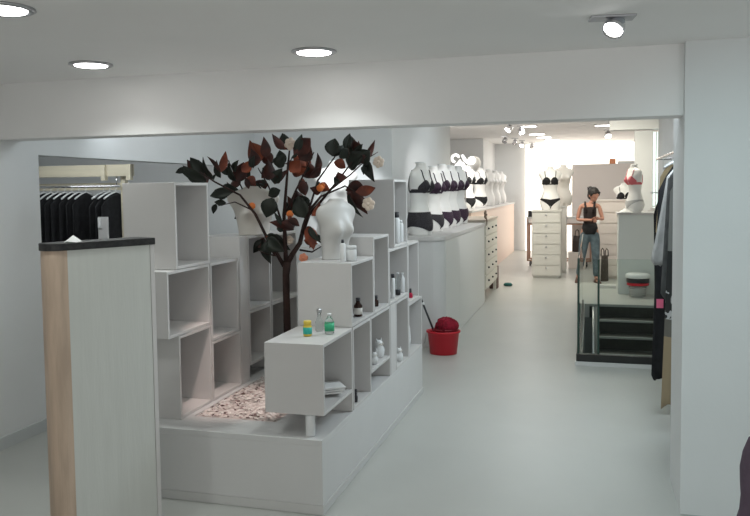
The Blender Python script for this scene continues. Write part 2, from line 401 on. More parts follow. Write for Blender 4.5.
# ================================================================== FOREGROUND COUNTER
cA = at(50, 257, Y=2.57); cB = at(154, 249, Y=3.0)
ang = math.atan2(cB.y-cA.y, cB.x-cA.x); LEN = (Vector((cB.x, cB.y))-Vector((cA.x, cA.y))).length
ct = thing('reception_counter', 'tall narrow whitewashed counter with black granite top in the left foreground', 'counter', (cA.x, cA.y, 0), ang)
HT, DP, RAD = 1.318, .125, .055
def cpoly(off, x1):
    pts = []
    for k in range(11):
        a = PI+PI/2*k/10
        pts.append((RAD-off+(RAD)*math.cos(a) if False else RAD+(RAD+off)*math.cos(a), RAD+(RAD+off)*math.sin(a)))
    pts += [(x1, -off), (x1, DP+off)]
    for k in range(11):
        a = PI/2+PI/2*k/10
        pts.append((RAD+(RAD+off)*math.cos(a), DP-RAD+(RAD+off)*math.sin(a)))
    return pts
def prism(pts, z0, z1):
    b = NB(); lo = [b.verts.new((x, y, z0)) for x, y in pts]; hi = [b.verts.new((x, y, z1)) for x, y in pts]
    b.faces.new(lo[::-1]); b.faces.new(hi)
    n = len(pts)
    for i in range(n): b.faces.new((lo[i], lo[(i+1) % n], hi[(i+1) % n], hi[i]))
    return b
end = [p for p in cpoly(0, .10)]
build('curved_end', prism(cpoly(0, .072), 0, HT), M_ply, ct)
pbox('front_panel', M_wash, ct, .072, 0, 0, LEN-.022, DP, HT, bevel=.001)
pbox('edge_post', M_lam, ct, LEN-.020, -.002, 0, LEN, DP, HT)
build('granite_top', prism(cpoly(.006, LEN+.004), HT+.0, HT+.030), M_granite, ct, .002)
# small white paper on top
b = NB()
ap = b.verts.new((.0, .0, .028)); rg = [b.verts.new(q) for q in ((-.03, -.02, .0), (-.01, -.028, .004), (.03, -.018, 0), (.034, .015, .002), (0, .03, .0), (-.03, .018, .003))]
for i in range(6): b.faces.new((ap, rg[i], rg[(i+1) % 6]))
b.faces.new(rg[::-1])
q = ct.matrix_basis @ Vector((.06, .12, HT+.0305))
tag(build('crumpled_tissue', b, M_paper, loc=(cA.x+.02, cA.y+.12, HT+.031)), 'crumpled white tissue on the left end of the black counter top', 'tissue')

# ================================================================== PLINTH AND SHELF CUBES
XLs, XRs, D = -2.05, -1.22, .305
pl = thing('display_plinth', 'low white plinth carrying the shelf cubes and the magnolia tree', 'plinth', (-1.80, 3.35, 0))
pbox('body', M_plinth, pl, -.60, 0, .045, .58, 2.25, .335, bevel=.002)
pbox('kick_base', mat('kick_paint', (.60, .60, .59), .4), pl, -.60, -.004, 0, .584, 2.26, .045)
b = NB(); box(b, -.60, 0, .335, .58, .22, .362); box(b, .25, .22, .335, .58, 2.25, .362); box(b, -.60, .22, .335, -.22, 2.25, .362); box(b, -.22, 2.12, .335, .25, 2.25, .362)
build('rim', b, M_plinth, pl, .001)
# gravel / chips bed
random.seed(3)
b = NB()
box(b, -2.02, 3.57, .336, -1.55, 5.47, .352)
Mg = [mat('pebble_white', (.72, .66, .63), .7), mat('pebble_rose', (.45, .34, .32), .8), mat('pebble_brown', (.14, .09, .08), .8), mat('pebble_pale', (.80, .76, .73), .6)]
for k in range(3600):
    x = random.uniform(-2.01, -1.56); y = random.uniform(3.60, 5.46); s = random.uniform(.006, .013); mi = random.choice((0, 0, 0, 1, 3, 3, 3, 2))
    a = random.uniform(0, 6.28); z = .352+random.uniform(0, .008)
    vs_ = [b.verts.new((x+s*rr*math.cos(a+i*PI/2), y+s*rr2*math.sin(a+i*PI/2), z+zz)) for i, (rr, rr2, zz) in enumerate(((1.3, .8, .001), (1, .8, .006), (1.3, .8, .003), (1, .9, 0)))]
    tp = b.verts.new((x, y, z+s*.55))
    for i in range(4): b.faces.new((vs_[i], vs_[(i+1) % 4], tp)).material_index = mi
g = build('gravel_bed', b, Mg); tag(g, 'bed of pale and brown chips around the magnolia trunk', 'gravel', kind='stuff')

T = .016
def cube(side, y0, y1, z0, z1, label, legs=0, shelf=None, closed=False):
    xf = XLs if side == 'L' else XRs
    w_ = y1-y0
    t = thing('shelf_cube', label, 'shelf cube', (xf-D/2, y0, z0), group='white shelf cubes on the plinth, left row' if side == 'L' else 'white shelf cubes on the plinth, right row')
    h = z1-z0
    pbox('front_panel', M_lam, t, -D/2, 0.001, 0, D/2, T, h)
    pbox('rear_panel', M_lam, t, -D/2, w_-T, -legs, D/2, w_-.001, h)
    pbox('top_panel', M_lam, t, -D/2, T, h-T, D/2, w_-T, h-.0005)
    pbox('bottom_panel', M_lam, t, -D/2, T, 0, D/2, w_-T, T)
    pbox('back_panel', M_lam, t, -D/2, T, T, -D/2+.006, w_-T, h-T, bevel=0)
    if closed: pbox('side_cover', M_lam, t, D/2-.012, T, T, D/2, w_-T, h-T, bevel=0)
    return t
PZ = .3625
cube('L', 3.485, 3.845, 1.150, 1.60, 'tall empty white cube at the top front of the left row')
cube('L', 3.39, 3.84, .805, 1.148, 'white cube jutting forward under the topmost cube of the left row')
cube('L', 3.49, 3.842, PZ, .803, 'white cube at the bottom front of the left row, on the plinth')
cube('L', 3.848, 4.20, .705, 1.148, 'white cube in the left row right behind the jutting one, upper')
cube('L', 3.848, 4.215, PZ, .703, 'white cube in the left row behind the bottom front one, on the plinth')
cube('L', 4.222, 4.335, PZ, 1.275, 'narrow upright closed white box in the middle of the left row', closed=True)
cube('L', 4.34, 4.68, .80, 1.27, 'white cube in the left row just left of the tree trunk, upper')
cube('L', 4.34, 4.68, .455, .798, 'white cube in the left row beneath the one left of the trunk', legs=.09)
cube('L', 4.69, 5.16, .80, 1.26, 'white cube behind the tree trunk in the left row, upper')
cube('L', 4.69, 5.16, .455, .798, 'white cube behind the tree trunk in the left row, lower', legs=.09)
cube('R', 3.385, 3.85, .470, .815, 'wide white cube at the front of the right row, with jars on its top', legs=.107)
cube('R', 3.86, 4.205, PZ, .813, 'narrow white cube second in the bottom of the right row')
cube('R', 4.21, 4.65, .480, .813, 'white cube in the right row holding the owl figurine', legs=.117)
cube('R', 4.66, 4.80, PZ, .813, 'very narrow white cube right of the owl figurine cube', closed=True)
cube('R', 4.805, 5.16, PZ, .813, 'white cube near the rear of the bottom right row')
cube('R', 5.165, 5.60, PZ, .745, 'lower white cube at the rear end of the right row')
cube('R', 3.845, 4.28, .817, 1.160, 'white cube in the right row holding the brown bottle')
cube('R', 4.285, 4.635, .817, 1.272, 'narrow upright white cube in the right row beside the torso')
cube('R', 4.64, 5.155, .817, 1.170, 'white cube under the tallest cube of the right row')
cube('R', 5.165, 5.50, .747, 1.172, 'upper white cube at the rear end of the right row')
cube('R', 4.78, 5.145, 1.172, 1.615, 'topmost white cube of the right row, holding a tall bottle')
tag(build('support_peg', lathe(NB(), [(.022, 0), (.024, .004), (.024, .103), (.022, .1065)]), M_milk, loc=(-1.30, 3.41, .3625)), 'short white cylindrical peg under the front cube of the right row', 'support peg')

# ================================================================== THINGS ON THE CUBES
def bottle(name, label, cat, loc, prof, mt, cap=None, capm=None, lab=None, labm=None, sx=1, group=None, sy=1):
    t = thing(name, label, cat, loc, group=group)
    build('body', lathe(NB(), prof, sx=sx, sy=sy), mt, t)
    if cap: build('cap', lathe(NB(), cap), capm, t)
    if lab: build('label_band', lathe(NB(), lab, sx=sx, sy=sy), labm, t)
    return t
def on(px, Y, z):   # point of the cube top at depth Y
    p = at(px, 300, Y=Y); return (p.x, Y, z)
def inn(px, z, X=-1.262):   # point inside a cube of the right row, behind its open face
    p = at(px, 300, X=X); return (X, p.y, z)
Z1 = .8155
bottle('jar', 'small yellow jar with teal label on the front cube of the right row', 'jar', on(307, 3.58, Z1), [(.018, 0), (.022, .003), (.022, .050), (.017, .058), (.017, .062)], M_yellow, [(.020, .060), (.020, .076), (.018, .078)], M_yellow, [(.0226, .012), (.0226, .046)], M_teal)
bottle('bottle', 'clear glass swing-top bottle behind the yellow jar', 'bottle', on(319, 3.72, Z1), [(.016, 0), (.021, .004), (.021, .050), (.010, .075), (.009, .100)], M_clear, [(.013, .098), (.014, .112), (.008, .120)], M_steel)
bottle('bottle', 'clear flask with green label right of the yellow jar', 'bottle', on(329, 3.66, Z1), [(.018, 0), (.024, .004), (.025, .060), (.016, .078), (.009, .085), (.009, .095)], M_clear, [(.011, .093), (.011, .105)], M_milk, [(.0256, .016), (.0256, .055)], M_green)
bottle('bottle', 'amber brown bottle with white label inside an upper right cube', 'bottle', inn(358, .834), [(.020, 0), (.024, .003), (.024, .062), (.012, .080), (.010, .090)], M_brown, [(.013, .088), (.013, .104), (.012, .106)], M_cap, [(.0246, .014), (.0246, .050)], M_label)
bottle('bottle', 'small dark bottle inside the upright cube beside the brown bottle', 'bottle', inn(376, .834), [(.014, 0), (.016, .003), (.016, .035), (.008, .044), (.008, .05)], M_brown, [(.010, .048), (.010, .068)], M_cap)
bottle('bottle', 'slim white bottle with dark cap in the cube under the tallest one', 'bottle', inn(393, .834, -1.25), [(.013, 0), (.015, .003), (.015, .125), (.010, .135)], M_milk, [(.011, .134), (.012, .160)], M_cap)
bottle('bottle', 'pale glass bottle, middle of three in the cube under the tallest one', 'bottle', inn(398, .834, -1.25), [(.014, 0), (.017, .003), (.017, .11), (.007, .13), (.007, .145)], M_clear, [(.009, .143), (.009, .155)], M_milk, [(.0176, .004), (.0176, .04)], M_cap)
bottle('bottle', 'pale glass bottle, rightmost of three in the cube under the tallest one', 'bottle', inn(402.5, .834, -1.25), [(.014, 0), (.016, .003), (.016, .10), (.007, .12), (.007, .13)], M_milk, [(.009, .128), (.009, .138)], M_milk)
bottle('bottle', 'tall white bottle with black cap in the topmost right cube', 'bottle', inn(397.5, 1.189, -1.25), [(.018, 0), (.022, .004), (.022, .155), (.013, .175)], M_milk, [(.015, .172), (.017, .178), (.017, .21)], M_cap)
bottle('bottle', 'white bottle behind the tall one in the topmost right cube', 'bottle', inn(401.5, 1.189, -1.255), [(.016, 0), (.018, .004), (.018, .12), (.010, .135)], M_milk, [(.012, .132), (.012, .15)], M_milk)
bottle('nail_polish', 'small crimson bottle with black cap at the rear end of the right row', 'bottle', inn(410.5, .764, -1.25), [(.014, 0), (.016, .003), (.016, .03), (.008, .038)], mat('crimson_glass', (.45, .01, .05), .2), [(.009, .037), (.008, .068)], M_cap)
bottle('bottle', 'thin dark bottle low inside the second bottom cube of the right row', 'bottle', inn(354.5, .381, -1.24), [(.009, 0), (.011, .003), (.011, .03), (.006, .04)], M_cap, [(.007, .04), (.007, .07)], M_cap)
# bottle and jar in front of the torso
bottle('bottle', 'white bottle with black nozzle in front of the torso form', 'bottle', on(343.5, 3.92, 1.1605), [(.014, 0), (.016, .003), (.016, .095), (.009, .103)], M_milk, [(.008, .102), (.007, .122)], M_cap)
bottle('jar', 'squat white jar in front of the torso form', 'jar', on(352, 3.98, 1.1605), [(.026, 0), (.029, .004), (.029, .062), (.026, .066)], M_milk, [(.029, .066), (.029, .082), (.026, .085)], M_milk)
# folded papers in the front cube
t = thing('folded_leaflets', 'folded white leaflets lying inside the front cube of the right row', 'leaflets', inn(330, .4865, -1.30), R(20))
for k in range(3):
    o = pbox('leaflet', M_paper, t, -.10, -.07, .012*k, .06, .07, .012*k+.009); o.rotation_euler = (0, R(-4+2*k), R(7*k)); o.location.z = .014
# owl figurines
def owl(label, loc, s):
    t = thing('owl_figurine', label, 'figurine', loc, R(60), group='white animal figurines in the right row')
    b = lathe(NB(), [(.026, 0), (.036, .006), (.044, .03), (.045, .055), (.036, .082), (.030, .092), (.034, .104), (.034, .122), (.026, .136), (.010, .144)], sy=.85)
    for s_ in (-1, 1):
        tube(b, [(s_*.018, 0, .13), (s_*.028, 0, .158)], [.011, .002], 8)
        ball(b, (s_*.040, -.004, .055), .018, .5, .9, 1.8)
    build('body', b, M_milk, t, smooth=True)
    for s_ in (-1, 1): build('eye', ball(NB(), (s_*.013, -.028, .115), .008), M_beige, t)
    build('beak', tube(NB(), [(0, -.028, .108), (0, -.037, .100)], [.005, .001], 8), M_beige, t)
    t.scale = (s, s, s)
owl('white owl figurine standing inside a lower right cube', inn(378.5, .4965, -1.27), .78)
owl('small white figurine behind the owl one, half hidden by the cube edge', inn(373.8, .4965, -1.25), .5)
owl('white figurine near the plinth in the rear bottom right cube', inn(398.5, .3795, -1.25), .62)
b = lathe(NB(), [(.03, 0), (.04, .02), (.05, .10), (.045, .18), (.03, .25), (.022, .28), (.026, .295), (.022, .30)])
tag(build('vase', b, M_milk, loc=inn(403.5, .3795, -1.275), smooth=True), 'tall rounded white vase in the rear bottom right cube', 'vase')

# ================================================================== MANNEQUINS
def interp(tab, z):
    if z <= tab[0][0]: return tab[0][1]
    for i in range(len(tab)-1):
        if z <= tab[i+1][0]:
            z0, a = tab[i]; z1, b_ = tab[i+1]
            t = (z-z0)/(z1-z0); 
            m0 = (b_-tab[max(i-1, 0)][1])/(z1-tab[max(i-1, 0)][0]) if i > 0 else 0
            j = min(i+2, len(tab)-1); m1 = (tab[j][1]-a)/(tab[j][0]-z0) if j != i+1 else 0
            h = z1-z0
            return (2*t**3-3*t*t+1)*a+(t**3-2*t*t+t)*h*m0+(-2*t**3+3*t*t)*b_+(t**3-t*t)*h*m1
    return tab[-1][1]
HWT = [(0, .142), (.06, .160), (.14, .172), (.22, .155), (.32, .118), (.40, .124), (.50, .145), (.57, .165), (.62, .178), (.650, .168), (.672, .130), (.69, .080), (.71, .058), (.735, .054)]
HDT = [(0, .098), (.06, .112), (.14, .115), (.22, .100), (.32, .080), (.40, .085), (.50, .096), (.57, .092), (.62, .075), (.650, .066), (.672, .058), (.69, .054), (.71, .052), (.735, .051)]
def breast(x, z, th):
    c = max(0, math.cos(th))**.5
    return sum(.058*math.exp(-(((x-s*.068)/.050)**2+((z-.495)/.052)**2)) for s in (-1, 1))*c
def tp(th, z, off=0):
    hw = interp(HWT, z)+off; hd = interp(HDT, z)+off
    x = hw*math.sin(th); y = -hd*math.cos(th)
    x += math.copysign(.022*math.exp(-((z-.60)/.05)**2)*abs(math.sin(th))**6, x)
    y -= breast(x, z, th)*(1 if z < .66 else 0)
    if z < .16 and math.cos(th) < 0: y += .03*math.exp(-(((abs(x)-.07)/.05)**2+((z-.09)/.06)**2))   # buttocks
    if z < .07: y += (1-z/.07)*.05*math.exp(-(x/.02)**2)*math.cos(th)                           # thigh split
    y += .012*math.sin((z-.1)*7)
    return Vector((x, y, z))
def surf(b, z0f, z1f, n=48, nz=40, off=0, th0=-PI, th1=PI, closed=True, cap=False, mi=0):
    rows = []
    cnt = n if closed else n+1
    for j in range(nz+1):
        row = []
        for i in range(cnt):
            th = th0+(th1-th0)*i/n
            za, zb = z0f(th), z1f(th)
            row.append(b.verts.new(tp(th, za+(zb-za)*j/nz, off)))
        rows.append(row)
    for j in range(nz):
        for i in range(n if closed else n):
            k = (i+1) % cnt if closed else i+1
            f = b.faces.new((rows[j][i], rows[j][k], rows[j+1][k], rows[j+1][i])); f.smooth = True; f.material_index = mi
    if cap:
        b.faces.new(rows[0][::-1]); b.faces.new(rows[-1])
    return rows
def yfront(x, z, off):
    hw = interp(HWT, z)+off; hd = interp(HDT, z)+off
    th = math.asin(max(-1, min(1, x/hw)))
    return tp(th, z, off).y
def cupmesh(b, s, off, rx=.066, rz=.060, droop=0):
    cx, cz = s*.068, .488
    rings = []
    for j in range(9):
        rr = j/8
        ring = []
        for i in range(28):
            a = 2*PI*i/28
            x = cx+rx*rr*math.cos(a); z = cz+rz*rr*math.sin(a)*(1 if math.sin(a) < 0 else (1+.35*(-s*math.cos(a)+1)/2*0+.25*abs(math.sin(a))**3))
            ring.append(b.verts.new((x, yfront(x, z, off), z)))
        rings.append(ring)
    for j in range(8):
        for i in range(28):
            k = (i+1) % 28
            f = b.faces.new((rings[j][i], rings[j][k], rings[j+1][k], rings[j+1][i])); f.smooth = True
def bra_mesh(off=.005):
    b = NB()
    cupmesh(b, -1, off); cupmesh(b, 1, off)
    surf(b, lambda th: .432, lambda th: .452+.018*max(0, math.sin(abs(th)))*(1 if math.cos(th) > -.3 else .3), 48, 3, off-.001)
    for s in (-1, 1):
        pts = []
        for k in range(9):
            z = .535+(.66-.535)*k/8; x = s*(.082+.012*k/8)
            pts.append((x, yfront(x, z, off), z))
        pts.append((s*.094, -.02, .672+.004))
        for k in range(8):
            z = .662-(.662-.45)*k/7; x = s*(.092-.01*k/7)
            hw = interp(HWT, z); th = PI-math.asin(min(.99, x*s/hw))
            q = tp(s*th, z, off); pts.append(q)
        tube(b, pts, .0055, 6)
    return b
def panty_mesh(kind, off=.005):
    if kind == 'brief': f0 = lambda th: .055+.035*math.sin(abs(th))**2-.02*max(0, math.cos(th))**6; f1 = lambda th: .235
    elif kind == 'bikini': f0 = lambda th: max(.012, .012+.155*abs(math.sin(th))**.8); f1 = lambda th: .19+.012*abs(math.sin(th))
    else: f0 = lambda th: max(.012, .012+.165*abs(math.sin(th))**.55); f1 = lambda th: .178+.025*abs(math.sin(th))
    b = NB(); surf(b, f0, f1, 64, 10, off); return b
PROTO = {}
def torso_mesh():
    if 'torso' not in PROTO:
        b = NB(); surf(b, lambda th: 0, lambda th: .735, 64, 76, 0, cap=True)
        bmesh.ops.recalc_face_normals(b, faces=b.faces)
        me = bpy.data.meshes.new('torso'); b.to_mesh(me); b.free(); PROTO['torso'] = me
    return PROTO['torso']
def half_bust(label, loc, rot, skin, s, sz, z0=.30, z1=.685):
    t = thing('bust_form', label, 'mannequin', loc, rot)
    b = NB(); surf(b, lambda th: z0, lambda th: z1, 56, 44, cap=True); o = build('torso', b, skin, t); o.location.z = -z0
    t.scale = (s, s, s*sz); return t
def mannequin(label, loc, rot, bra=None, panty=None, pk='bikini', skin=M_white, s=1, sz=1, group=None, cap=True):
    t = thing('mannequin_torso', label, 'mannequin', loc, rot, group)
    me = torso_mesh().copy(); me.materials.clear(); me.materials.append(skin)
    o = bpy.data.objects.new('torso', me); col.objects.link(o); o.parent = t
    if bra: build('bra', bra_mesh(), bra, t, smooth=True)
    if panty: build('panty', panty_mesh(pk), panty, t, smooth=True)
    if cap: build('neck_cap', lathe(NB(), [(.051, .735), (.053, .739), (.047, .747), (.012, .751)]), M_milk, t)
    t.scale = (s, s, s*sz)
    return t
CT = 1.088      # bra counter top height
G1 = 'lingerie torsos on the white counter'
def onp(px, py, z): return at(px, py, Z=z)
busts = [(-1.655, 7.56, 76, M_lace, M_lace, 'brief', 'nearest white torso on the counter, black bra and full lace briefs', .98),
         (-1.655, 8.20, 74, M_plum, M_lace, 'bikini', 'second white torso on the counter from the front, plum bra and grey briefs', .95),
         (-1.665, 8.80, 72, M_plum, M_plum, 'bikini', 'third white torso on the counter from the front, in a plum set', 1.0),
         (-1.675, 9.38, 70, M_plum, M_plum, 'bikini', 'fourth white torso on the counter from the front, dark plum set', 1.0),
         (-1.675, 9.96, 62, M_plum, M_plum, 'bikini', 'farthest torso on the white counter, in a plum bra and bikini', 1.02)]
for x, y, rt, bm_, pm, pk, lab, s in busts:
    mannequin(lab, (x, y, CT+.001), R(rt), bm_, pm, pk, s=s, group=G1)

# ================================================================== BRA COUNTER, DRESSER, FAR COUNTER
XF = -1.37
cc = thing('display_counter', 'long white counter carrying the row of five lingerie torsos', 'counter', (XF, 7.25, 0))
# body with rounded front corner
def rprism(w_, l, r, z0, z1, o=0):
    pts = [(-w_-0, -o), (-r, -o)]
    for k in range(9):
        a = -PI/2+PI/2*k/8; pts.append((-r+(r+o)*math.cos(a), r+(r+o)*math.sin(a)))
    pts += [(o, l), (-w_, l)]
    return prism(pts, z0, z1)
build('body', rprism(.55, 3.02, .12, 0, CT-.04), M_plinth, cc)
build('worktop', rprism(.55, 3.02, .12, CT-.04, CT, .015), M_lam, cc, .003)
for y0, y1 in ((.14, .93), (.936, 2.98)):
    pbox('door', mat('counter_door', (.68, .69, .67), .4), cc, -.001, y0, .02, .006, y1, CT-.05)
dr = thing('dresser', 'white dresser with small dark knobs behind the torso counter', 'dresser', (XF, 10.32, 0))
pbox('carcass', mat('dresser_paint', (.70, .67, .60), .5), dr, -.50, 0, .16, 0, 1.36, 1.10)
pbox('top', mat('dresser_top', (.55, .47, .40), .5), dr, -.52, -.02, 1.10, .02, 1.38, 1.125)
for y in (.01, 1.31):
    for x in (-.49, -.05): pbox('leg', mat('dresser_paint', (0, 0, 0)), dr, x, y, 0, x+.045, y+.045, .16)
for k in range(5):
    z = .19+k*.18
    d = pbox('drawer', MATS['dresser_paint'], dr, .001, .03, z, .014, 1.33, z+.165)
    for y in (.25, .68, 1.1): build('knob', ball(NB(), (.024, y, z+.085), .014), M_cap, d)
b = NB()
for a in range(5):
    an = a*2*PI/5; ball(b, (.0, .035*math.cos(an), .05+.035*math.sin(an)), .026, .6, 1, 1, 10)
ball(b, (.012, 0, .05), .016)
tube(b, [(.0, 0, .04), (.02, .01, -.03), (.02, -.01, -.1)], [.012, .01, .004])
tag(build('fabric_bow', b, mat('taupe_fabric', (.22, .16, .12), .9), loc=(XF+.012, 10.30, 1.145), smooth=True), 'taupe fabric flower on the near corner of the dresser', 'ornament')
fc = thing('rear_counter', 'far long counter with peach side panels and pale top at the rear left', 'counter', (-1.79, 11.9, 0))
pbox('body', mat('peach_panel', (.80, .62, .52), .5), fc, -.46, 0, 0, 0, 7.0, 1.17)
pbox('worktop', M_lam, fc, -.48, -.02, 1.17, .02, 7.05, 1.20)
# torsos on the far counter
G2 = 'white torsos on the far counter'
for x, y, bb, pk, lab, s in ((-2.02, 13.0, 1, 1, 'torso on the far counter nearest the camera, in a black bra', 1.0),
                            (-2.00, 14.4, 1, 1, 'torso on the far counter wearing black bra and black bikini, second from the front', 1.0),
                            (-2.00, 15.6, 0, 0, 'bare white torso in the middle of the far counter', 1.0),
                            (-2.00, 16.7, 0, 0, 'bare white torso second from the rear of the far counter', 1.0),
                            (-2.00, 17.8, 0, 0, 'bare white torso at the rear of the far counter', 1.0)):
    mannequin(lab, (x, y, 1.201), R(55), M_blackc if bb else None, M_blackc if pk else None, 'bikini', s=s*.98, group=G2)

# white flourish ornament above the torsos
p = at(464, 190, Y=12.1)
t = thing('flourish_ornament', 'white ornament with added highlight glow, of curls and discs above the far torsos', 'ornament', (p.x, 12.1, 1.53))
def zc(px, py): q = at(px, py, Y=12.1); return Vector((q.x-p.x, 0, q.z-1.53))
def curl(cx, cy, r, a0, a1, rad=.018):
    pts = []
    for k in range(15):
        a = R(a0+(a1-a0)*k/14); pts.append(zc(cx+r*math.cos(a), cy-r*math.sin(a)))
    return tube(NB(), pts, rad, 8)
build('curl', curl(455.5, 158.5, 3.6, 20, 260), M_higlow, t)
build('stem', tube(NB(), [zc(462, 155), zc(465, 160), zc(469, 164)], [.018, .025, .015]), M_higlow, t)
build('stem', tube(NB(), [zc(455, 166), zc(460, 160), zc(464, 168)], [.012, .012, .02]), M_higlow, t)
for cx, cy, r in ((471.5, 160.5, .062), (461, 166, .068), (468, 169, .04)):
    q = zc(cx, cy); o = build('disc', ball(NB(), (q.x, 0, q.z), r, 1, .4, 1), M_higlow, t)
q = zc(474, 163); build('backing_disc', ball(NB(), (q.x, .05, q.z), .10, 1, .25, 1.1), M_lam, t)
q = zc(465, 172); build('post', tube(NB(), [(q.x, .03, -.32), (q.x, .03, q.z+.1)], .012), M_steel, t)
pbox('base', M_steel, t, q.x-.06, -.03, -.329, q.x+.06, .09, -.315)
# torsos near the tree
half_bust('ivory half bust behind the tree leaves on the left row', (-2.08, 4.50, 1.2705), R(20), M_beige, .84, .95, .32, .71)
half_bust('white half bust on the right row, facing the aisle behind white bottles', (at(336, 250, Y=4.09).x, 4.09, 1.1605), R(60), mat('frosted_white', (.56, .55, .53), .4), .72, 1.16, .30, .71)
# pedestal and bright torso against the middle wall
p = at(336, 230, Y=7.1)
tag(build('pedestal', box(NB(), -.30, -.2, 0, .30, .2, 1.0), M_lam, None, .003, (p.x, 7.1, 0)), 'white block pedestal behind the tree against the middle wall', 'pedestal')
mannequin('brightly lit white torso behind the tree against the middle wall', (p.x, 7.1, 1.001), R(10), s=1.12)

# ================================================================== TREE
random.seed(11)
TY = 4.42
def tpt(px, py, dy=0): return at(px, py, Y=TY+dy)
tb = at(287, 345, Y=TY)
tree = thing('magnolia_tree', 'magnolia tree with dark green and rust leaves rising from the plinth', 'tree', (tb.x, TY, .352))
O = Vector(tree.location)
def L_(px, py, dy=0): return tpt(px, py, dy)-O
b = NB()
base = Vector((0, 0, -.0))
tube(b, [base, Vector((.004, 0, .2)), L_(286.5, 300), L_(286, 275), L_(287, 262)], [.026, .024, .022, .022, .026], 12)
def br(pts, r): tube(b, [L_(*q) for q in pts], [r[0]+(r[1]-r[0])*i/(len(pts)-1) for i in range(len(pts))], 8)
br([(287, 264), (292, 255, .02), (300, 243, .03), (304, 225, .04), (308, 212, .05), (322, 195, .08)], (.020, .007))
br([(302, 235, .04), (309, 215, .0), (322, 200, -.05), (340, 178, -.1), (352, 162, -.12)], (.012, .004))
br([(305, 222, .04), (312, 200, .1), (318, 180, .15), (334, 158, .2), (345, 142, .2)], (.009, .003))
br([(286, 264), (285, 240, -.02), (284, 215, -.02), (286, 190, 0), (288, 165, 0), (290, 146, .0)], (.016, .005))
br([(285, 232, 0), (276, 205, .08), (268, 185, .12), (258, 168, .15)], (.008, .003))
br([(285, 215, 0), (296, 190, -.1), (306, 170, -.14), (314, 152, -.14)], (.007, .003))
br([(284, 266), (276, 252, -.04), (266, 236, -.07), (256, 215, -.1), (240, 195, -.16), (215, 182, -.2), (200, 172, -.2)], (.014, .0035))
br([(262, 228, -.06), (250, 205, 0), (238, 180, .05), (228, 160, .1)], (.007, .003))
br([(300, 250, .03), (312, 252, .0), (322, 246, -.05)], (.007, .003))
br([(322, 196, .05), (345, 186, .0), (356, 192, -.05), (366, 200, -.1)], (.006, .003))
br([(278, 256, -.03), (266, 254, -.1), (258, 250, -.1)], (.006, .003))
br([(330, 190, -.05), (350, 175, -.1), (368, 158, -.1), (378, 152, -.1)], (.006, .002))
br([(252, 210, -.1), (235, 202, -.1), (218, 206, -.1)], (.005, .002))
build('trunk', b, M_bark, tree, smooth=True)
def leaf(b, base, tip, wid, flip, bend=.12):
    """curved leaf, green above, rust below"""
    base = Vector(base); tip = Vector(tip); ax = tip-base; Ln = ax.length; ax.normalize()
    rnd = Vector((random.uniform(-.35, .35), -1, random.uniform(-.5, .5))).normalized()
    n = (rnd-ax*rnd.dot(ax)).normalized()
    sd = ax.cross(n)
    if flip: n_top = -n
    else: n_top = n
    N = 8; top = []; bot = []; fold = random.uniform(.15, .75); rm = 2 if random.random() < .3 else 1
    for i in range(N+1):
        t = i/N
        wd = wid*(math.sin(PI*t**.8)**.9)*(1-.25*t) if 0 < i < N else .0008
        c = base+ax*Ln*t - n_top*bend*Ln*(4*t*(1-t)-.5)*(-1)
        rowt = []; rowb = []
        for k in (-1, -.5, 0, .5, 1):
            cu = n_top*(abs(k)**1.1*wd*fold)
            p_ = c+sd*wd*k+cu
            rowt.append(b.verts.new(p_+n_top*.0007)); rowb.append(b.verts.new(p_-n_top*.0007))
        top.append(rowt); bot.append(rowb)
    for i in range(N):
        for k in range(4):
            f = b.faces.new((top[i][k], top[i][k+1], top[i+1][k+1], top[i+1][k])); f.material_index = 0; f.smooth = True
            f = b.faces.new((bot[i][k], bot[i+1][k], bot[i+1][k+1], bot[i][k+1])); f.material_index = rm; f.smooth = True
        for k in (0, 4):
            f = b.faces.new((top[i][k], top[i+1][k], bot[i+1][k], bot[i][k])); f.material_index = 1
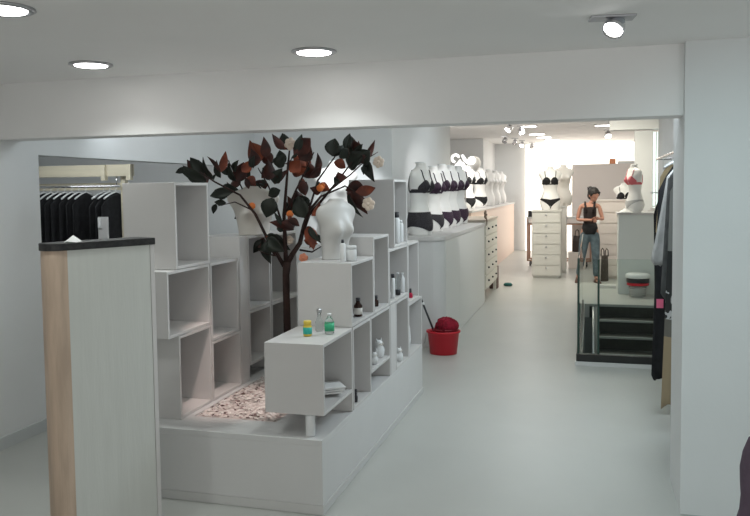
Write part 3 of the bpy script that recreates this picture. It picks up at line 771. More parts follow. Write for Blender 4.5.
# (base px, tip px, half width px, shows: G green face / R rust face)
LV = [(188,168,175,173,3,'G'),(207,185,187,160,9,'R'),(206,182,182,166,7,'G'),(203,176,190,157,6,'G'),(213,180,202,157,3,'G'),(212,176,198,160,3,'G'),
(221,172,226,151,4,'R'),(220,178,216,160,4,'G'),(232,174,219,168,4,'G'),(234,172,238,160,4,'G'),(236,182,244,162,7,'R'),(242,172,252,160,5,'R'),
(253,168,252,149,7,'R'),(256,166,250,140,6,'R'),(262,160,252,142,6,'R'),(266,158,264,137,5,'R'),(270,164,262,148,6,'R'),
(230,188,240,172,5,'R'),(228,196,214,190,6,'G'),(232,192,209,196,5,'G'),(240,200,224,184,6,'G'),(236,190,222,186,5,'G'),(216,204,213,214,3,'G'),
(226,203,214,202,3,'G'),(240,203,228,200,4,'G'),(254,208,234,219,6,'G'),(248,202,238,214,5,'G'),(262,192,247,187,6,'G'),(268,186,248,184,6,'R'),
(262,178,272,162,7,'R'),(270,180,268,160,6,'R'),(276,176,262,168,6,'G'),(274,184,282,168,6,'G'),(282,180,270,172,6,'R'),(284,150,272,134,4,'R'),
(288,148,282,133,6,'G'),(290,150,284,134,6,'G'),(296,152,302,134,4,'G'),(294,154,311,138,8,'R'),(300,160,311,146,8,'R'),(292,164,306,172,9,'R'),(294,158,312,168,9,'R'),
(298,170,318,176,7,'R'),(290,172,300,160,7,'R'),(284,164,279,150,6,'G'),(278,168,284,154,6,'G'),(316,172,318,153,4,'R'),(310,178,322,166,4,'R'),
(332,156,335,138,7,'G'),(336,156,333,140,6,'G'),(346,150,350,133,4,'G'),(352,150,351,136,6,'G'),(355,152,354,140,6,'R'),(347,158,343,148,6,'G'),(344,152,356,142,6,'G'),
(348,168,364,152,9,'G'),(352,162,368,150,8,'G'),(366,160,375,140,3,'R'),(362,164,370,150,5,'G'),(366,160,374,182,5,'G'),(364,166,372,174,5,'G'),
(334,162,346,168,5,'R'),(340,182,338,172,6,'R'),(346,190,366,190,8,'R'),(347,192,368,214,6,'R'),(352,191,362,208,6,'R'),(356,192,376,188,5,'R'),(350,192,364,200,8,'R'),
(270,220,262,195,9,'G'),(272,198,266,218,8,'G'),(300,195,304,214,8,'G'),(304,218,298,196,8,'G'),(294,210,310,200,8,'G'),(300,206,296,190,7,'R'),
(314,210,326,208,4,'R'),(312,216,320,202,4,'R'),(308,226,314,250,6,'R'),(313,230,310,248,5,'R'),
(284,226,270,222,4,'R'),(286,228,296,222,5,'R'),(284,230,278,220,6,'R'),(282,222,294,230,6,'R'),(288,220,300,226,4,'R'),
(264,240,253,253,5,'G'),(268,240,270,264,7,'G'),(268,238,284,252,7,'G'),(266,236,280,240,6,'G'),(270,236,290,250,6,'G'),(264,238,258,248,5,'R'),
(300,180,306,196,5,'R'),(306,182,298,188,6,'R'),(280,190,268,196,5,'G'),(290,212,288,196,5,'R'),(318,186,330,190,5,'R'),(322,190,310,188,5,'R'),
(250,176,240,168,5,'G'),(246,178,256,186,5,'R'),(304,240,318,244,4,'R'),(310,236,324,238,4,'G')]
b = NB()
for i, (x0, y0, x1, y1, hwp, c) in enumerate(LV):
    dy = random.uniform(-.16, .16)
    p0 = L_(x0, y0, dy); p1 = L_(x1, y1, dy+random.uniform(-.035, .035))
    leaf(b, p0, p1, hwp*TY/F*1.28, c == 'R')
    if i % 2 == 0:
        ax = p1-p0; q1 = p0+Vector((ax.x*.6+ax.z*random.uniform(-.8, .8), ax.y+random.uniform(-.06, .06), ax.z*.6+ax.x*random.uniform(-.8, .8)))
        leaf(b, p0, q1, hwp*TY/F*.7, random.random() < .5)
build('foliage', b, [M_leaf, M_rust, M_rustb], tree)
def flower(px, py, r, mt, dy=-.08):
    b = NB(); c = L_(px, py, dy)
    for k in range(6):
        a = 2*PI*k/6+.3
        d = Vector((math.cos(a), -.55, math.sin(a)))
        q = c+d*r*.55
        ball(b, tuple(q), r*.62, .75+.2*abs(math.cos(a)), .35, .75+.2*abs(math.sin(a)), 10)
    ball(b, tuple(c+Vector((0, -r*.5, 0))), r*.3)
    build('flower', b, mt, tree, smooth=True)
flower(291, 144, .036, M_petal); flower(379, 162, .032, M_petal, -.1); flower(369, 204, .036, M_petal, -.12)
flower(304, 258, .028, M_peach); flower(322, 186, .02, M_orange); flower(290, 240, .026, M_petal, .0)
for px, py in ((252, 206), (320, 188), (290, 214)):
    build('fruit', ball(NB(), tuple(L_(px, py, -.1)), .022), M_orange, tree)

# ================================================================== LEFT ALCOVE CLOTHES RACK
RY = 6.35
pa = at(36, 173, Y=RY); pb = at(133, 173, Y=RY)
zt_, zb_ = at(80, 165.5, Y=RY).z, at(80, 177, Y=RY).z
rk = thing('clothes_rail', 'pale timber frame with chrome rail holding black clothes in the left alcove', 'clothes rail', (pa.x-.5, RY, 0))
wR = pb.x-pa.x+.5
pbox('upper_board', M_board, rk, 0, -.02, zb_, wR, .02, zt_)
pbox('lower_board', M_board, rk, 0, .08, zb_-.13, wR-.12, .11, zb_-.06)
for x in (.05, wR-.32, wR-.045): pbox('bracket', M_board, rk, x, -.05, zb_-.04, x+.045, .0, zt_)
for x in (.02, wR-.16): pbox('post', M_board, rk, x, .03, 0, x+.05, .08, zb_)
zr = at(60, 187, Y=RY).z
build('hanging_rod', tube(NB(), [(.0, 0, zr), (wR-.14, 0, zr)], .012, 10), M_chrome, rk)
for x in (.1, wR-.18): build('rod_hook', tube(NB(), [(x, 0, zr), (x, 0, zb_)], .008), M_chrome, rk)
def hanger_mesh(w_=.2):
    b = NB()
    hook = [(.0, 0, 0)]+[(.018*math.cos(a), 0, .035+.018*math.sin(a)) for a in [R(-90+ -0+k*30) for k in range(9)]]
    tube(b, [(0, 0, -.01), (0, 0, .017)]+[(.018*math.sin(R(k*30)), 0, .035-.018*math.cos(R(k*30))) for k in range(8)], .003, 6)
    tube(b, [(-w_, 0, -.075), (-w_*.5, 0, -.035), (0, 0, -.01), (w_*.5, 0, -.035), (w_, 0, -.075)], [.009, .008, .007, .008, .009], 8)
    return b
def garment_mesh(w_, L, t=.03, neck=.06, folds=5, flare=1.0, seed=0, jag=.02):
    rnd = random.Random(seed); b = NB(); U, V = 24, 20
    ph = rnd.uniform(0, 6)
    def pt(u, v, s):
        hwd = w_*(.35+.65*min(1, v/.10)**.7) if v < .1 else w_*(1+(flare-1)*v)
        x = (2*u-1)*hwd
        top = -.02-.07*(abs(2*u-1)*hwd/w_)**1.2
        zl = -L+jag*math.sin(u*folds*3+ph)+jag*rnd.uniform(-.2, .2)
        z = top+(zl-top)*v
        th = t*(1-abs(2*u-1)**2.5)*(.5+.5*v)+.003
        fa = .011 if t > .02 else .006
        y = s*th+fa*v*math.sin(u*folds*2*PI+ph+v*1.5)
        return (x, y, z)
    g = [[[b.verts.new(pt(u/U, v/V, s)) for u in range(U+1)] for v in range(V+1)] for s in (-1, 1)]
    for s in range(2):
        for v in range(V):
            for u in range(U):
                f = b.faces.new((g[s][v][u], g[s][v][u+1], g[s][v+1][u+1], g[s][v+1][u])); f.smooth = True
    for v in range(V):
        for u in (0, U): b.faces.new((g[0][v][u], g[0][v+1][u], g[1][v+1][u], g[1][v][u]))
    for u in range(U):
        for v in (0, V): b.faces.new((g[0][v][u], g[0][v][u+1], g[1][v][u+1], g[1][v][u]))
    return b
def hung(label, hl, loc, rot, w_, L, mt, group, seed=0, t=.03, flare=1, name='garment', cat='garment', hm=M_milk, jag=.02, hanger=True):
    g = build(name, garment_mesh(w_, L, t, seed=seed, flare=flare, jag=jag), mt, loc=(loc[0], loc[1], loc[2]-.04)); g.rotation_euler = (0, 0, rot)
    tag(g, label, cat, group)
    if hanger:
        h = build('clothes_hanger', hanger_mesh(w_*.8), hm, loc=(loc[0], loc[1], loc[2]-.042)); h.rotation_euler = (0, 0, rot); tag(h, hl, 'hanger', group+' hangers')
RX = lambda px: at(px, 200, Y=RY).x
for i, px in enumerate((44, 51, 58, 65, 72, 79, 86)):
    w_ = ('leftmost', 'second', 'third', 'fourth', 'fifth', 'sixth', 'seventh')[i]
    hung('black top on the alcove rail left of the white card stand, '+w_+' from the left', 'hanger of the '+w_+' black top from the left in the alcove',
         (RX(px), RY, zr), R(78+(i*5) % 7), .17, .52+.02*(i % 3), M_blackc, 'black clothes on the alcove rail', seed=i, jag=.03, t=.010)
for i, px in enumerate((104, 110, 116)):
    w_ = ('leftmost', 'middle', 'rightmost')[i]
    hung('long black dress at the right end of the alcove rail, '+w_+' of three', 'hanger of the '+w_+' long black dress in the alcove', (RX(px), RY, zr), R(80), .19, .75, M_blackc, 'black clothes on the alcove rail', seed=20+i, t=.010)
# white display panel between the clothes
p = at(104, 250, Y=RY-.25)
t = thing('card_stand', 'small white stand with pale price card between the black clothes', 'stand', (p.x, RY-.25, 0))
z1_ = at(96, 217, Y=RY-.25).z
pbox('panel', M_lam, t, -.055, 0, 0, .045, .02, z1_)
pbox('card', M_paper, t, -.05, -.012, z1_-.10, -.02, -.002, z1_-.01)

# ================================================================== RED MOP BUCKET
p = at(443.5, 353.5, Z=0)
bk = thing('mop_bucket', 'red plastic mop bucket on the floor by the counter corner', 'bucket', (p.x, p.y, 0), R(10))
build('pail', lathe(NB(), [(.118, 0), (.126, .004), (.148, .20), (.160, .205), (.162, .222), (.154, .222), (.142, .20), (.12, .012), (.01, .010)], seg=36, sy=.8), M_red, bk)
build('wringer', lathe(NB(), [(.09, .205), (.12, .222), (.118, .24), (.08, .235), (.07, .21)], (.02, 0, 0), seg=28, sy=.75), mat('dark_red_plastic', (.22, .01, .02), .5), bk)
b = NB()
pts = [(-.142, 0, .20), (-.15, -.10, .12), (0, -.13, .085), (.14, -.09, .12), (.142, 0, .20)]
build('bail_handle', tube(NB(), [(-.158, 0, .205), (-.166, .03, .16), (-.178, .02, .09)], .004, 6), M_steel, bk)
pbox('sticker', M_label, bk, -.018, -.116, .085, .006, -.111, .12).rotation_euler = (R(-8), 0, 0)
mp = thing('mop', 'red mop resting in the bucket with a dark handle leaning left', 'mop', (p.x, p.y, .215))
b = NB(); rnd = random.Random(4)
ball(b, (.04, 0, .055), .10, 1.1, .85, .72, 20)
for k in range(34):
    a = rnd.uniform(0, 2*PI); r = rnd.uniform(.03, .095)
    c = (.03+r*math.cos(a)*1.05, r*math.sin(a)*.8, .05+rnd.uniform(-.01, .035))
    tube(b, [(.04+(c[0]-.04)*.4, c[1]*.4, .122-.0*k), (c[0], c[1], c[2]+.028), (.04+(c[0]-.04)*1.15, c[1]*1.15, c[2]-.035)], .013, 7)
build('mop_head', b, M_redc, mp, smooth=True)
h0 = at(433, 329, Y=p.y)-Vector(mp.location); h1 = at(420, 296, Y=p.y+.05)-Vector(mp.location)
hd = build('handle', tube(NB(), [h0+(h0-h1)*.05, h1], .0095, 10), M_cap, mp)
c0 = h0+(h1-h0)*.72
build('collar', tube(NB(), [c0, c0+(h1-h0)*.08], .014, 10), M_milk, hd)

# ================================================================== REAR: TOWERS, TABLE, DRAWERS
def drawers(name, label, cat, loc, w_, d_, h_, n, mt, knobs=1, side=None, grp=None):
    t = thing(name, label, cat, loc, group=grp)
    pbox('carcass', mt, t, 0, 0, .04, w_, d_, h_-.025)
    pbox('top', mt, t, -.015, -.02, h_-.025, w_+.015, d_, h_)
    pbox('base', mt, t, .02, .02, 0, w_-.02, d_-.02, .04)
    s = (h_-.08)/n
    for k in range(n):
        dd = pbox('drawer', mt, t, .012, -.014, .05+k*s, w_-.012, -.001, .05+(k+1)*s-.012)
        for j in range(knobs):
            build('knob', ball(NB(), (w_*(j+1)/(knobs+1), -.026, .05+(k+1)*s-.05), .016), M_steel, dd)
    return t
Mtow = mat('tower_paint', (.68, .67, .63), .5)
drawers('drawer_tower', 'tall white drawer tower carrying the black bra torso', 'drawer tower', (-.955, 13.28, 0), .48, .45, 1.165, 6, Mtow)
drawers('drawer_tower', 'second white drawer tower, half hidden behind the front one', 'drawer tower', (-.83, 14.15, 0), .42, .42, 1.215, 6, Mtow)
p = at(550, 211, Y=13.5)
mannequin('white torso in a black bra and bikini on the front drawer tower', (p.x, 13.5, 1.1655), R(8), M_blackc, M_blackc, 'thong', s=1.0)
p = at(563, 206, Y=14.35)
mannequin('bare ivory torso on the rear drawer tower behind the black bra one', (p.x, 14.35, 1.2155), R(20), skin=M_beige, s=1.0)
# console table on casters
ta = at(526, 262, Y=15.3); tbp = at(592, 262, Y=15.3)
tt = thing('console_table', 'long copper-framed console table with white drawers on casters', 'table', (ta.x, 15.3, 0))
WT = tbp.x-ta.x
zt0 = at(550, 217, Y=15.3).z; zt1 = at(550, 225, Y=15.3).z
pbox('table_top', M_lam, tt, 0, 0, zt0-.03, WT, .5, zt0)
pbox('drawer_box', M_warmp, tt, .03, .01, zt1+.03, WT-.03, .49, zt0-.03)
for k in range(3): pbox('drawer', M_warmp, tt, .05+k*(WT-.1)/3, -.004, zt1+.04, .03+(k+1)*(WT-.1)/3, .009, zt0-.04)
for x in (.015, WT-.045):
    for y in (.01, .45): pbox('leg', M_copper, tt, x, y, .1, x+.035, y+.035, zt0-.03)
for y in (.01, .45):
    pbox('lower_rail', M_copper, tt, .015, y, .1, WT-.01, y+.035, .13); pbox('upper_rail', M_copper, tt, .015, y, zt1, WT-.01, y+.03, zt1+.025)
for x in (.08, WT-.1):
    for y in (.03, .46):
        o = build('caster', lathe(NB(), [(.045, -.015), (.05, -.01), (.05, .01), (.045, .015)]), M_cap, tt, loc=(x, y, .05)); o.rotation_euler = (0, R(90), 0)
tag(build('black_box', box(NB(), -.06, -.05, 0, .06, .05, .12), M_cap, None, .004, (at(531, 214, Y=15.4).x, 15.45, zt0+.0005)), 'small black box on the left end of the console table', 'box')
def bag(name, label, loc, w_, h_, mt, rot=0):
    t = thing(name, label, 'bag', loc, rot)
    b = NB()
    prof = [(w_*.5, 0), (w_*.52, .02), (w_*.48, h_*.6), (w_*.42, h_)]
    lathe(b, prof, seg=24, sy=.45); build('body', b, mt, t, smooth=False)
    for s in (-.05, .05): build('handle', tube(NB(), [(-w_*.22, s, h_-.01), (-w_*.18, s, h_+.09), (0, s, h_+.12), (w_*.18, s, h_+.09), (w_*.22, s, h_-.01)], .008, 6), mt, t)
p = at(576.5, 252, Y=15.1)
pd = at(576.5, 262, Z=0)
tag(build('storage_box', box(NB(), -.16, -.14, 0, .16, .14, at(576, 252.5, Y=14.95).z-.001), M_warmp, None, .004, (at(577, 250, Y=15.0).x, 15.1, 0)), 'pale storage box beneath the dark bag by the console table', 'box')
bag('handbag', 'dark brown bag standing on a pale box left of the woman', (at(577, 250, Y=15.0).x, 15.1, at(576, 252.5, Y=14.95).z), .17, .31, mat('dark_brown_leather', (.035, .022, .018), .5))
bag('tote_bag', 'tall dark bag on the floor right of the woman', (at(604.5, 277, Y=13.05).x, 13.05, 0), .15, .42, mat('grey_brown_leather', (.07, .055, .045), .6), R(40))
# partition and drawer bank
tag(build('partition', box(NB(), -.35, 15.95, 0, 1.10, 16.03, at(600, 164, Y=15.95).z), M_warmp, None, .002), 'tall pale pink partition in front of the bright far window', 'partition')
p = at(613, 164, Y=15.99); pzz = at(600, 164, Y=15.95).z
tag(build('orange_box', box(NB(), -.07, -.03, 0, .05, .03, .10), mat('orange_card', (.75, .30, .15), .6), None, .003, (p.x, 15.99, pzz+.0005)), 'tiny orange box on the top left of the partition', 'box')
tag(build('white_box', box(NB(), -.18, -.03, 0, .18, .03, .05), M_paper, None, .003, (p.x+.27, 15.99, pzz+.0005)), 'low white box on top of the partition beside the orange one', 'box')
p0 = at(598, 200, Y=13.4); zd = p0.z
drawers('drawer_bank', 'wide bank of pale pink drawers behind the woman', 'drawers', (p0.x-.05, 13.4, 0), .80, .45, zd, 7, M_warmp, 0)
# half bust with black bra on the drawer bank
p = at(624, 198, Y=13.6)
hb = thing('bust_form', 'small white half bust wearing a black bra on the drawer bank', 'mannequin', (p.x, 13.6, zd+.0005), R(5))
b = NB(); surf(b, lambda th: .42, lambda th: .735, 48, 36, cap=True); o = build('torso', b, M_white, hb); o.location.z = -.42
o = build('bra', bra_mesh(), M_blackc, hb); o.location.z = -.42
hb.scale = (.88, .88, .88)
# right cabinet
cb = thing('white_cabinet', 'plain white cabinet beyond the stairs carrying the coral bra torso', 'cabinet', (.397, 11.50, 0))
zc_ = at(640, 213, Y=11.4).z
pbox('body', mat('cabinet_paint', (.66, .69, .67), .5), cb, 0, 0, 0, .56, .50, zc_-.03)
pbox('top', M_lam, cb, -.025, -.02, zc_-.03, .60, .50, zc_)
p = at(632, 211, Y=11.6)
mannequin('white torso with coral bra and grey briefs on the right cabinet', (p.x+.03, 11.62, zc_+.0005), R(-62), M_pinkc, mat('grey_lace', (.45, .45, .45), .8), 'thong', s=.93)
random.seed(5)
b = NB(); N = 12
g = [[b.verts.new((-.14+.20*i/N, -.14+.28*j/N, .002+(.045*math.sin(PI*i/N)*math.sin(PI*j/N)*(.5+random.random())))) for j in range(N+1)] for i in range(N+1)]
for i in range(N):
    for j in range(N): b.faces.new((g[i][j], g[i+1][j], g[i+1][j+1], g[i][j+1]))
b.faces.new([g[i][0] for i in range(N+1)]+[g[N][j] for j in range(1, N+1)]+[g[i][N] for i in range(N-1, -1, -1)]+[g[0][j] for j in range(N-1, 0, -1)])
tag(build('crumpled_cloth', b, M_paper, loc=(.54, 11.58, zc_+.0), smooth=True), 'crumpled white cloth on the left of the right cabinet top', 'cloth')
# white strip box on floor beyond stairs
p = at(605, 288, Z=0)
tag(build('floor_box', box(NB(), -.12, -.06, 0, .16, .06, .05), M_lam, None, .003, (p.x, p.y, 0)), 'low white box on the floor beyond the stairs', 'box')
# basket stool
p = at(637.5, 296, Z=0)
sl_ = thing('lidded_basket', 'round dotted basket with black and red bands and a white lid beyond the stairs', 'basket', (p.x, p.y-.06, 0))
k = 1.0
build('basket', lathe(NB(), [(.10, 0), (.105, .005), (.125, .165), (.12, .165)], seg=32), M_dots, sl_)
build('red_band', lathe(NB(), [(.148, .165), (.150, .168), (.150, .20), (.148, .203)], seg=32), M_red, sl_)
build('black_band', lathe(NB(), [(.152, .203), (.154, .205), (.154, .265), (.150, .268)], seg=32), M_cap, sl_)
build('lid', lathe(NB(), [(.165, .268), (.168, .275), (.165, .315), (.14, .33), (.02, .335)], seg=32), M_milk, sl_)
# teal object on floor
p = at(508, 286, Z=0)
b = lathe(NB(), [(.05, 0), (.07, .01), (.07, .03), (.05, .05), (.02, .055)], sy=.6)
tag(build('dustpan_brush', b, M_tealp, loc=(p.x, p.y, 0), smooth=True), 'small dark teal object lying on the floor past the dresser', 'brush')
p = at(501.3, 284, Z=0)
tag(build('waste_bin', box(NB(), -.06, -.10, 0, .06, .10, .34), M_shoe, None, .004, (-1.43, 11.85, 0)), 'narrow dark brown bin beside the far end of the dresser', 'bin')

# ================================================================== RIGHT CLOTHES RAIL
HXr = .60
rr = thing('wall_clothes_rail', 'chrome wall rail on the right behind the white column', 'clothes rail', (HXr, 5.0, 0))
build('rod', tube(NB(), [(0, -.6, 1.80), (0, 2.6, 1.80)], .012, 10), M_chrome, rr)
for y in (-.5, .95, 2.5):
    build('bracket', tube(NB(), [(0, y, 1.80), (.24, y, 1.80)], .009, 8), M_chrome, rr)
G3 = 'clothes on the right rail'
rnd_r = (4, -3, 6, -5, 2, 8, 3)
def rail_at(px): # depth on the rail where the garment's aisle-side edge shows at px
    return None
items = [ # name, label, Y, halfwidth, ztop, length, mat, seed, flare, X
 ('dress', 'long dress nearest the column on the right rail, grey above, printed middle, khaki skirt', 4.60, .16, 1.77, 1.50, M_block, 31, 1, 662),
 ('cardigan', 'slate grey cardigan on the right rail beside the long khaki dress', 4.86, .15, 1.78, .85, M_dgrey, 34, 1, 660),
 ('blouse', 'pale grey blouse with a flared hem on the right rail', 5.08, .13, 1.78, .66, M_greyc, 35, 1, 650),
 ('coat', 'long black coat hanging over the stair rail on the right', 5.42, .16, 1.77, 1.46, M_blackc, 33, 1, 651),
 ('blouse', 'beige short blouse farther back on the right rail between coat and trousers', 6.1, .09, 1.78, .60, M_khaki, 36, 1, 655),
 ('trousers', 'long black trousers farthest along the right rail', 6.95, .075, 1.50, 1.12, M_blackc, 37, 1, 655)]
for nm, lab, y, hw_, zt0_, L, mt, sd, fl_, gx in items:
    fl_ = (HXr-at(gx, 300, Y=y).x)/hw_; gx = HXr
    if nm == 'trousers':
        g = build(nm, garment_mesh(hw_, L, .03, seed=sd, jag=.03, flare=fl_), mt, loc=(gx, y, zt0_)); g.rotation_euler = (0, 0, R(4)); tag(g, lab, 'garment', G3)
        h = build('clothes_hanger', tube(tube(NB(), [(0, 0, 0), (0, 0, .29)], .003), [(-.1, 0, .0), (.1, 0, .0)], .006), M_milk, loc=(gx, y, zt0_-.005)); h.rotation_euler = (0, 0, R(4)); tag(h, 'hanger of the black trousers on the right rail', 'hanger', G3+' hangers')
    else:
        hung(lab, 'hanger of the '+lab.split(' on the')[0].split(' hanging')[0].split(' farthest')[0]+' on the right rail', (gx, y, zt0_+.02), R(rnd_r[sd % 7]), hw_, L, mt, G3, seed=sd, t=.035, name=nm, flare=fl_, jag=.05)
p = at(661, 301, Y=5.62)


coat = [o for o in bpy.data.objects if o.name.startswith('coat')][0]
q_ = at(658.0, 303, Y=5.36)-coat.location
build('price_tag', box(NB(), q_.x-.022, q_.y-.003, q_.z-.03, q_.x+.022, q_.y, q_.z+.03), M_pinktag, coat)
# mauve item at the right edge of the picture
p = at(757, 500, Y=2.1)
b = NB(); rnd = random.Random(8)
rows = []
for j in range(25):
    z = .0+.90*j/24; r = .10*(1-.55*(j/24)**3)+.01*math.sin(j*.9)
    rows.append([b.verts.new((r*(1+.08*math.sin(3*a+j*.3))*math.cos(a), r*(1+.06*math.cos(4*a+j*.2))*math.sin(a), z)) for a in [2*PI*k/24 for k in range(24)]])
for j in range(24):
    for k in range(24): b.faces.new((rows[j][k], rows[j][(k+1) % 24], rows[j+1][(k+1) % 24], rows[j+1][k])).smooth = True
b.faces.new(rows[0][::-1]); b.faces.new(rows[-1])
tag(build('rolled_fabric', b, M_mauve, loc=(at(742, 490, Y=2.1).x+.062, 2.1, 0)), 'upright roll of mauve fabric cut off by the right edge, before the column', 'fabric')

# ================================================================== WOMAN
def skinned(name, chains, mt, parent, sub=2, extra=None, root=0):
    """chains: dict vertex -> (pos, radius); edges list. grows one continuous surface"""
    verts, edges = chains
    me = bpy.data.meshes.new(name); me.from_pydata([v[0] for v in verts], edges, [])
    o = bpy.data.objects.new(name+'_tmp', me); col.objects.link(o)
    md = o.modifiers.new('skin', 'SKIN')
    for i, v in enumerate(verts):
        r_ = v[1] if isinstance(v[1], tuple) else (v[1], v[1])
        me.skin_vertices[0].data[i].radius = r_
        me.skin_vertices[0].data[i].use_root = (i == root)
    md.use_smooth_shade = True
    s = o.modifiers.new('sub', 'SUBSURF'); s.levels = sub; s.render_levels = sub
    dg = bpy.context.evaluated_depsgraph_get()
    nm = bpy.data.meshes.new_from_object(o.evaluated_get(dg))
    bpy.data.objects.remove(o)
    nm.name = name
    if extra:
        bb = bmesh.new(); bb.from_mesh(nm); extra(bb); bmesh.ops.recalc_face_normals(bb, faces=bb.faces); bb.to_mesh(nm); bb.free()
    nm.materials.clear(); nm.materials.append(mt)
    r = bpy.data.objects.new(name, nm); col.objects.link(r); r.parent = parent
    return r
pw = at(589.5, 280, Z=0)
wm = thing('person', 'person with dark hair in a bun, black vest and jeans, looking down at their hands', 'person', (pw.x, 12.85, 0))
V = [((0, 0, .90), .105), ((0, -.005, 1.02), .088), ((.0, 0, 1.16), .098), ((.0, .01, 1.28), .085), ((.02, .0, 1.345), .042), ((.035, -.012, 1.40), .040),  # 0-5 spine
     ((-.085, 0, .84), .083), ((-.12, -.05, .47), .052), ((-.185, .03, .10), .034), ((-.20, -.05, .03), .030), ((-.20, -.12, .022), .022),   # 6-10 right leg
     ((.085, 0, .84), .083), ((.10, -.06, .47), .052), ((.105, .0, .09), .034), ((.13, -.08, .03), .030), ((.15, -.14, .022), .022),        # 11-15 left leg
     ((-.145, .01, 1.30), .042), ((-.205, .015, 1.06), .032), ((-.02, -.17, 1.065), .021), ((.045, -.20, 1.065), .024),                    # 16-19 right arm
     ((.145, .0, 1.30), .042), ((.21, -.02, 1.07), .032), ((.15, -.20, 1.09), .021), ((.125, -.225, 1.08), .022)]                           # 20-23 left arm
E_ = [(0, 1), (1, 2), (2, 3), (3, 4), (4, 5), (0, 6), (6, 7), (7, 8), (8, 9), (9, 10), (0, 11), (11, 12), (12, 13), (13, 14), (14, 15), (3, 16), (16, 17), (17, 18), (18, 19), (3, 20), (20, 21), (21, 22), (22, 23)]
def extras(bb):
    # head: skull, jaw, nose, ears, turned to the right and down
    rt = Matrix.Rotation(R(38), 4, 'Z') @ Matrix.Rotation(R(22), 4, 'X')
    hc = Vector((.06, -.03, 1.475))
    def hb_(c, r, sx, sy, sz):
        n0 = len(bb.verts); ball(bb, (0, 0, 0), r, sx, sy, sz, 18); bb.verts.ensure_lookup_table()
        for v in list(bb.verts)[n0:]: v.co = hc+rt @ (v.co+Vector(c))
    hb_((0, 0, .02), .092, .84, 1.0, 1.02)
    hb_((0, -.028, -.040), .062, .86, .90, 1.05)
    hb_((0, -.092, -.008), .016, .7, 1.1, 1.5)
    hb_((0, -.080, -.045), .016, 1.3, .6, .5)
    for s in (-1, 1):
        hb_((s*.078, .005, -.005), .020, .4, .8, 1.4); hb_((s*.03, -.076, .014), .013, 1, .6, .7)
    # fingers
    for base, d in (((.055, -.205, 1.065), Vector((1, -.25, -.15))), ((.118, -.228, 1.078), Vector((-1, -.15, -.35)))):
        base = Vector(base); d.normalize()
        for k, ln in enumerate((.062, .072, .068, .052)):
            o0 = base+Vector((0, 0, .022-.015*k)); o1 = o0+d*ln*.55; o2 = o1+(d+Vector((0, -.0, -.8))).normalized()*ln*.5
            tube(bb, [o0, o1, o2], [.0085, .008, .006], 8)
        o0 = base+Vector((0, -.005, .018)); tube(bb, [o0-d*.02, o0+Vector((0, -.02, .025))+d*.01, o0+Vector((0, -.03, .035))+d*.03], [.010, .009, .007], 8)
body = skinned('body', (V, E_), M_skin, wm, extra=extras)
def hairx(bb):
    rt = Matrix.Rotation(R(38), 4, 'Z') @ Matrix.Rotation(R(22), 4, 'X'); hc = Vector((.06, -.03, 1.475))
b = NB()
rt = Matrix.Rotation(R(38), 4, 'Z') @ Matrix.Rotation(R(22), 4, 'X'); hc = Vector((.06, -.03, 1.475))
def hb2(c, r, sx, sy, sz):
    n0 = len(b.verts); ball(b, (0, 0, 0), r, sx, sy, sz, 20); b.verts.ensure_lookup_table()
    for v in list(b.verts)[n0:]: v.co = hc+rt @ (v.co+Vector(c))
hb2((0, .022, .042), .102, .92, .98, .95)
hb2((0, .045, -.01), .080, 1.0, .85, 1.1)
hb2((.028, -.052, .070), .042, 1.2, .75, .6); hb2((-.028, -.052, .070), .042, 1.2, .75, .6)
hb2((0, .125, .065), .045, 1, 1, 1)
for s in (-1, 1): hb2((s*.074, -.02, .035), .030, .5, 1.2, 1.5)
for k in range(5):
    n0 = len(b.verts); a = random.uniform(-.6, .6); tube(b, [(.015*k-.03, .13, .07), (.02*k-.04, .165, .085+.005*k)], [.01, .002], 6); b.verts.ensure_lookup_table()
    for v in list(b.verts)[n0:]: v.co = hc+rt @ v.co
build('hair', b, M_hair, wm, smooth=True)
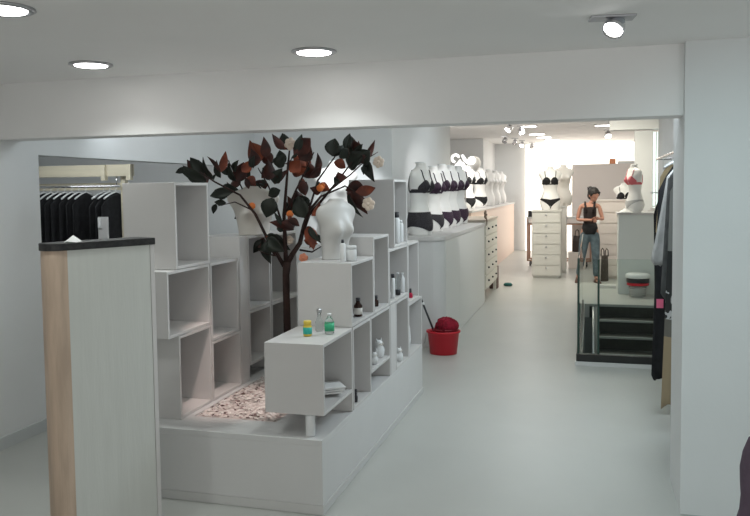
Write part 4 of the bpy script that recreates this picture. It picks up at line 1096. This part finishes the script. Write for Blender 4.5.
# clothes follow the body
VJ = [((0, .0, .93), .118), ((0, 0, .86), .128), ((-.085, 0, .76), .098), ((-.12, -.05, .47), .068), ((-.180, .025, .10), .050), ((.085, 0, .76), .098), ((.10, -.06, .47), .068), ((.105, .0, .09), .050)]
skinned('jeans', (VJ, [(0, 1), (1, 2), (2, 3), (3, 4), (1, 5), (5, 6), (6, 7)]), M_jeans, wm)
VT = [((0, 0, .88), .128), ((0, -.005, 1.02), .104), ((0, -.005, 1.16), .118), ((0, .005, 1.25), .108), ((-.07, .008, 1.325), .040), ((.075, .005, 1.325), .040), ((-.085, .02, 1.35), .022), ((.09, .015, 1.35), .022)]
skinned('vest', (VT, [(0, 1), (1, 2), (2, 3), (3, 4), (3, 5), (4, 6), (5, 7)]), M_top, wm)
b = NB(); lathe(b, [(.128, .82), (.136, .835), (.130, .93), (.112, 1.0)], sy=.95, seg=28)
o = build('waist_scarf', b, M_blackc, wm, smooth=True)
for (x, y, a) in ((-.195, -.035, -8), (.13, -.06, 22)):
    b = NB(); lathe(b, [(.5, 0), (.52, .05), (.48, .4), (.36, .75), (.3, 1.0)], seg=20, sy=1)
    for v in b.verts: v.co = Vector((v.co.x*.085, v.co.y*.26, v.co.z*.085*(1 if v.co.y > -.1 else .6)))
    o = build('shoe', b, M_shoe, wm, smooth=True); o.location = (x, y, .0); o.rotation_euler = (0, 0, R(a))
b = NB(); ball(b, (0, 0, 0), .026, 1, .5, 1.5, 12); 
for v in b.verts: v.co += Vector((.01*math.sin(v.co.z*200), 0, 0))
for s_ in (-1, 1):
    build('vest_strap', tube(NB(), [(s_*.058, -.105, 1.20), (s_*.068, -.085, 1.28), (s_*.078, -.045, 1.345), (s_*.08, .01, 1.362), (s_*.07, .06, 1.33), (s_*.055, .095, 1.24)], [.02, .018, .016, .016, .018, .02], 8), M_top, wm)
wm.scale = (.96, .96, .96)
tag(build('lingerie_piece', b, M_paper, loc=(pw.x+.13, 12.85-.26, .99), smooth=True), 'small white item held in the hands of the person', 'garment')
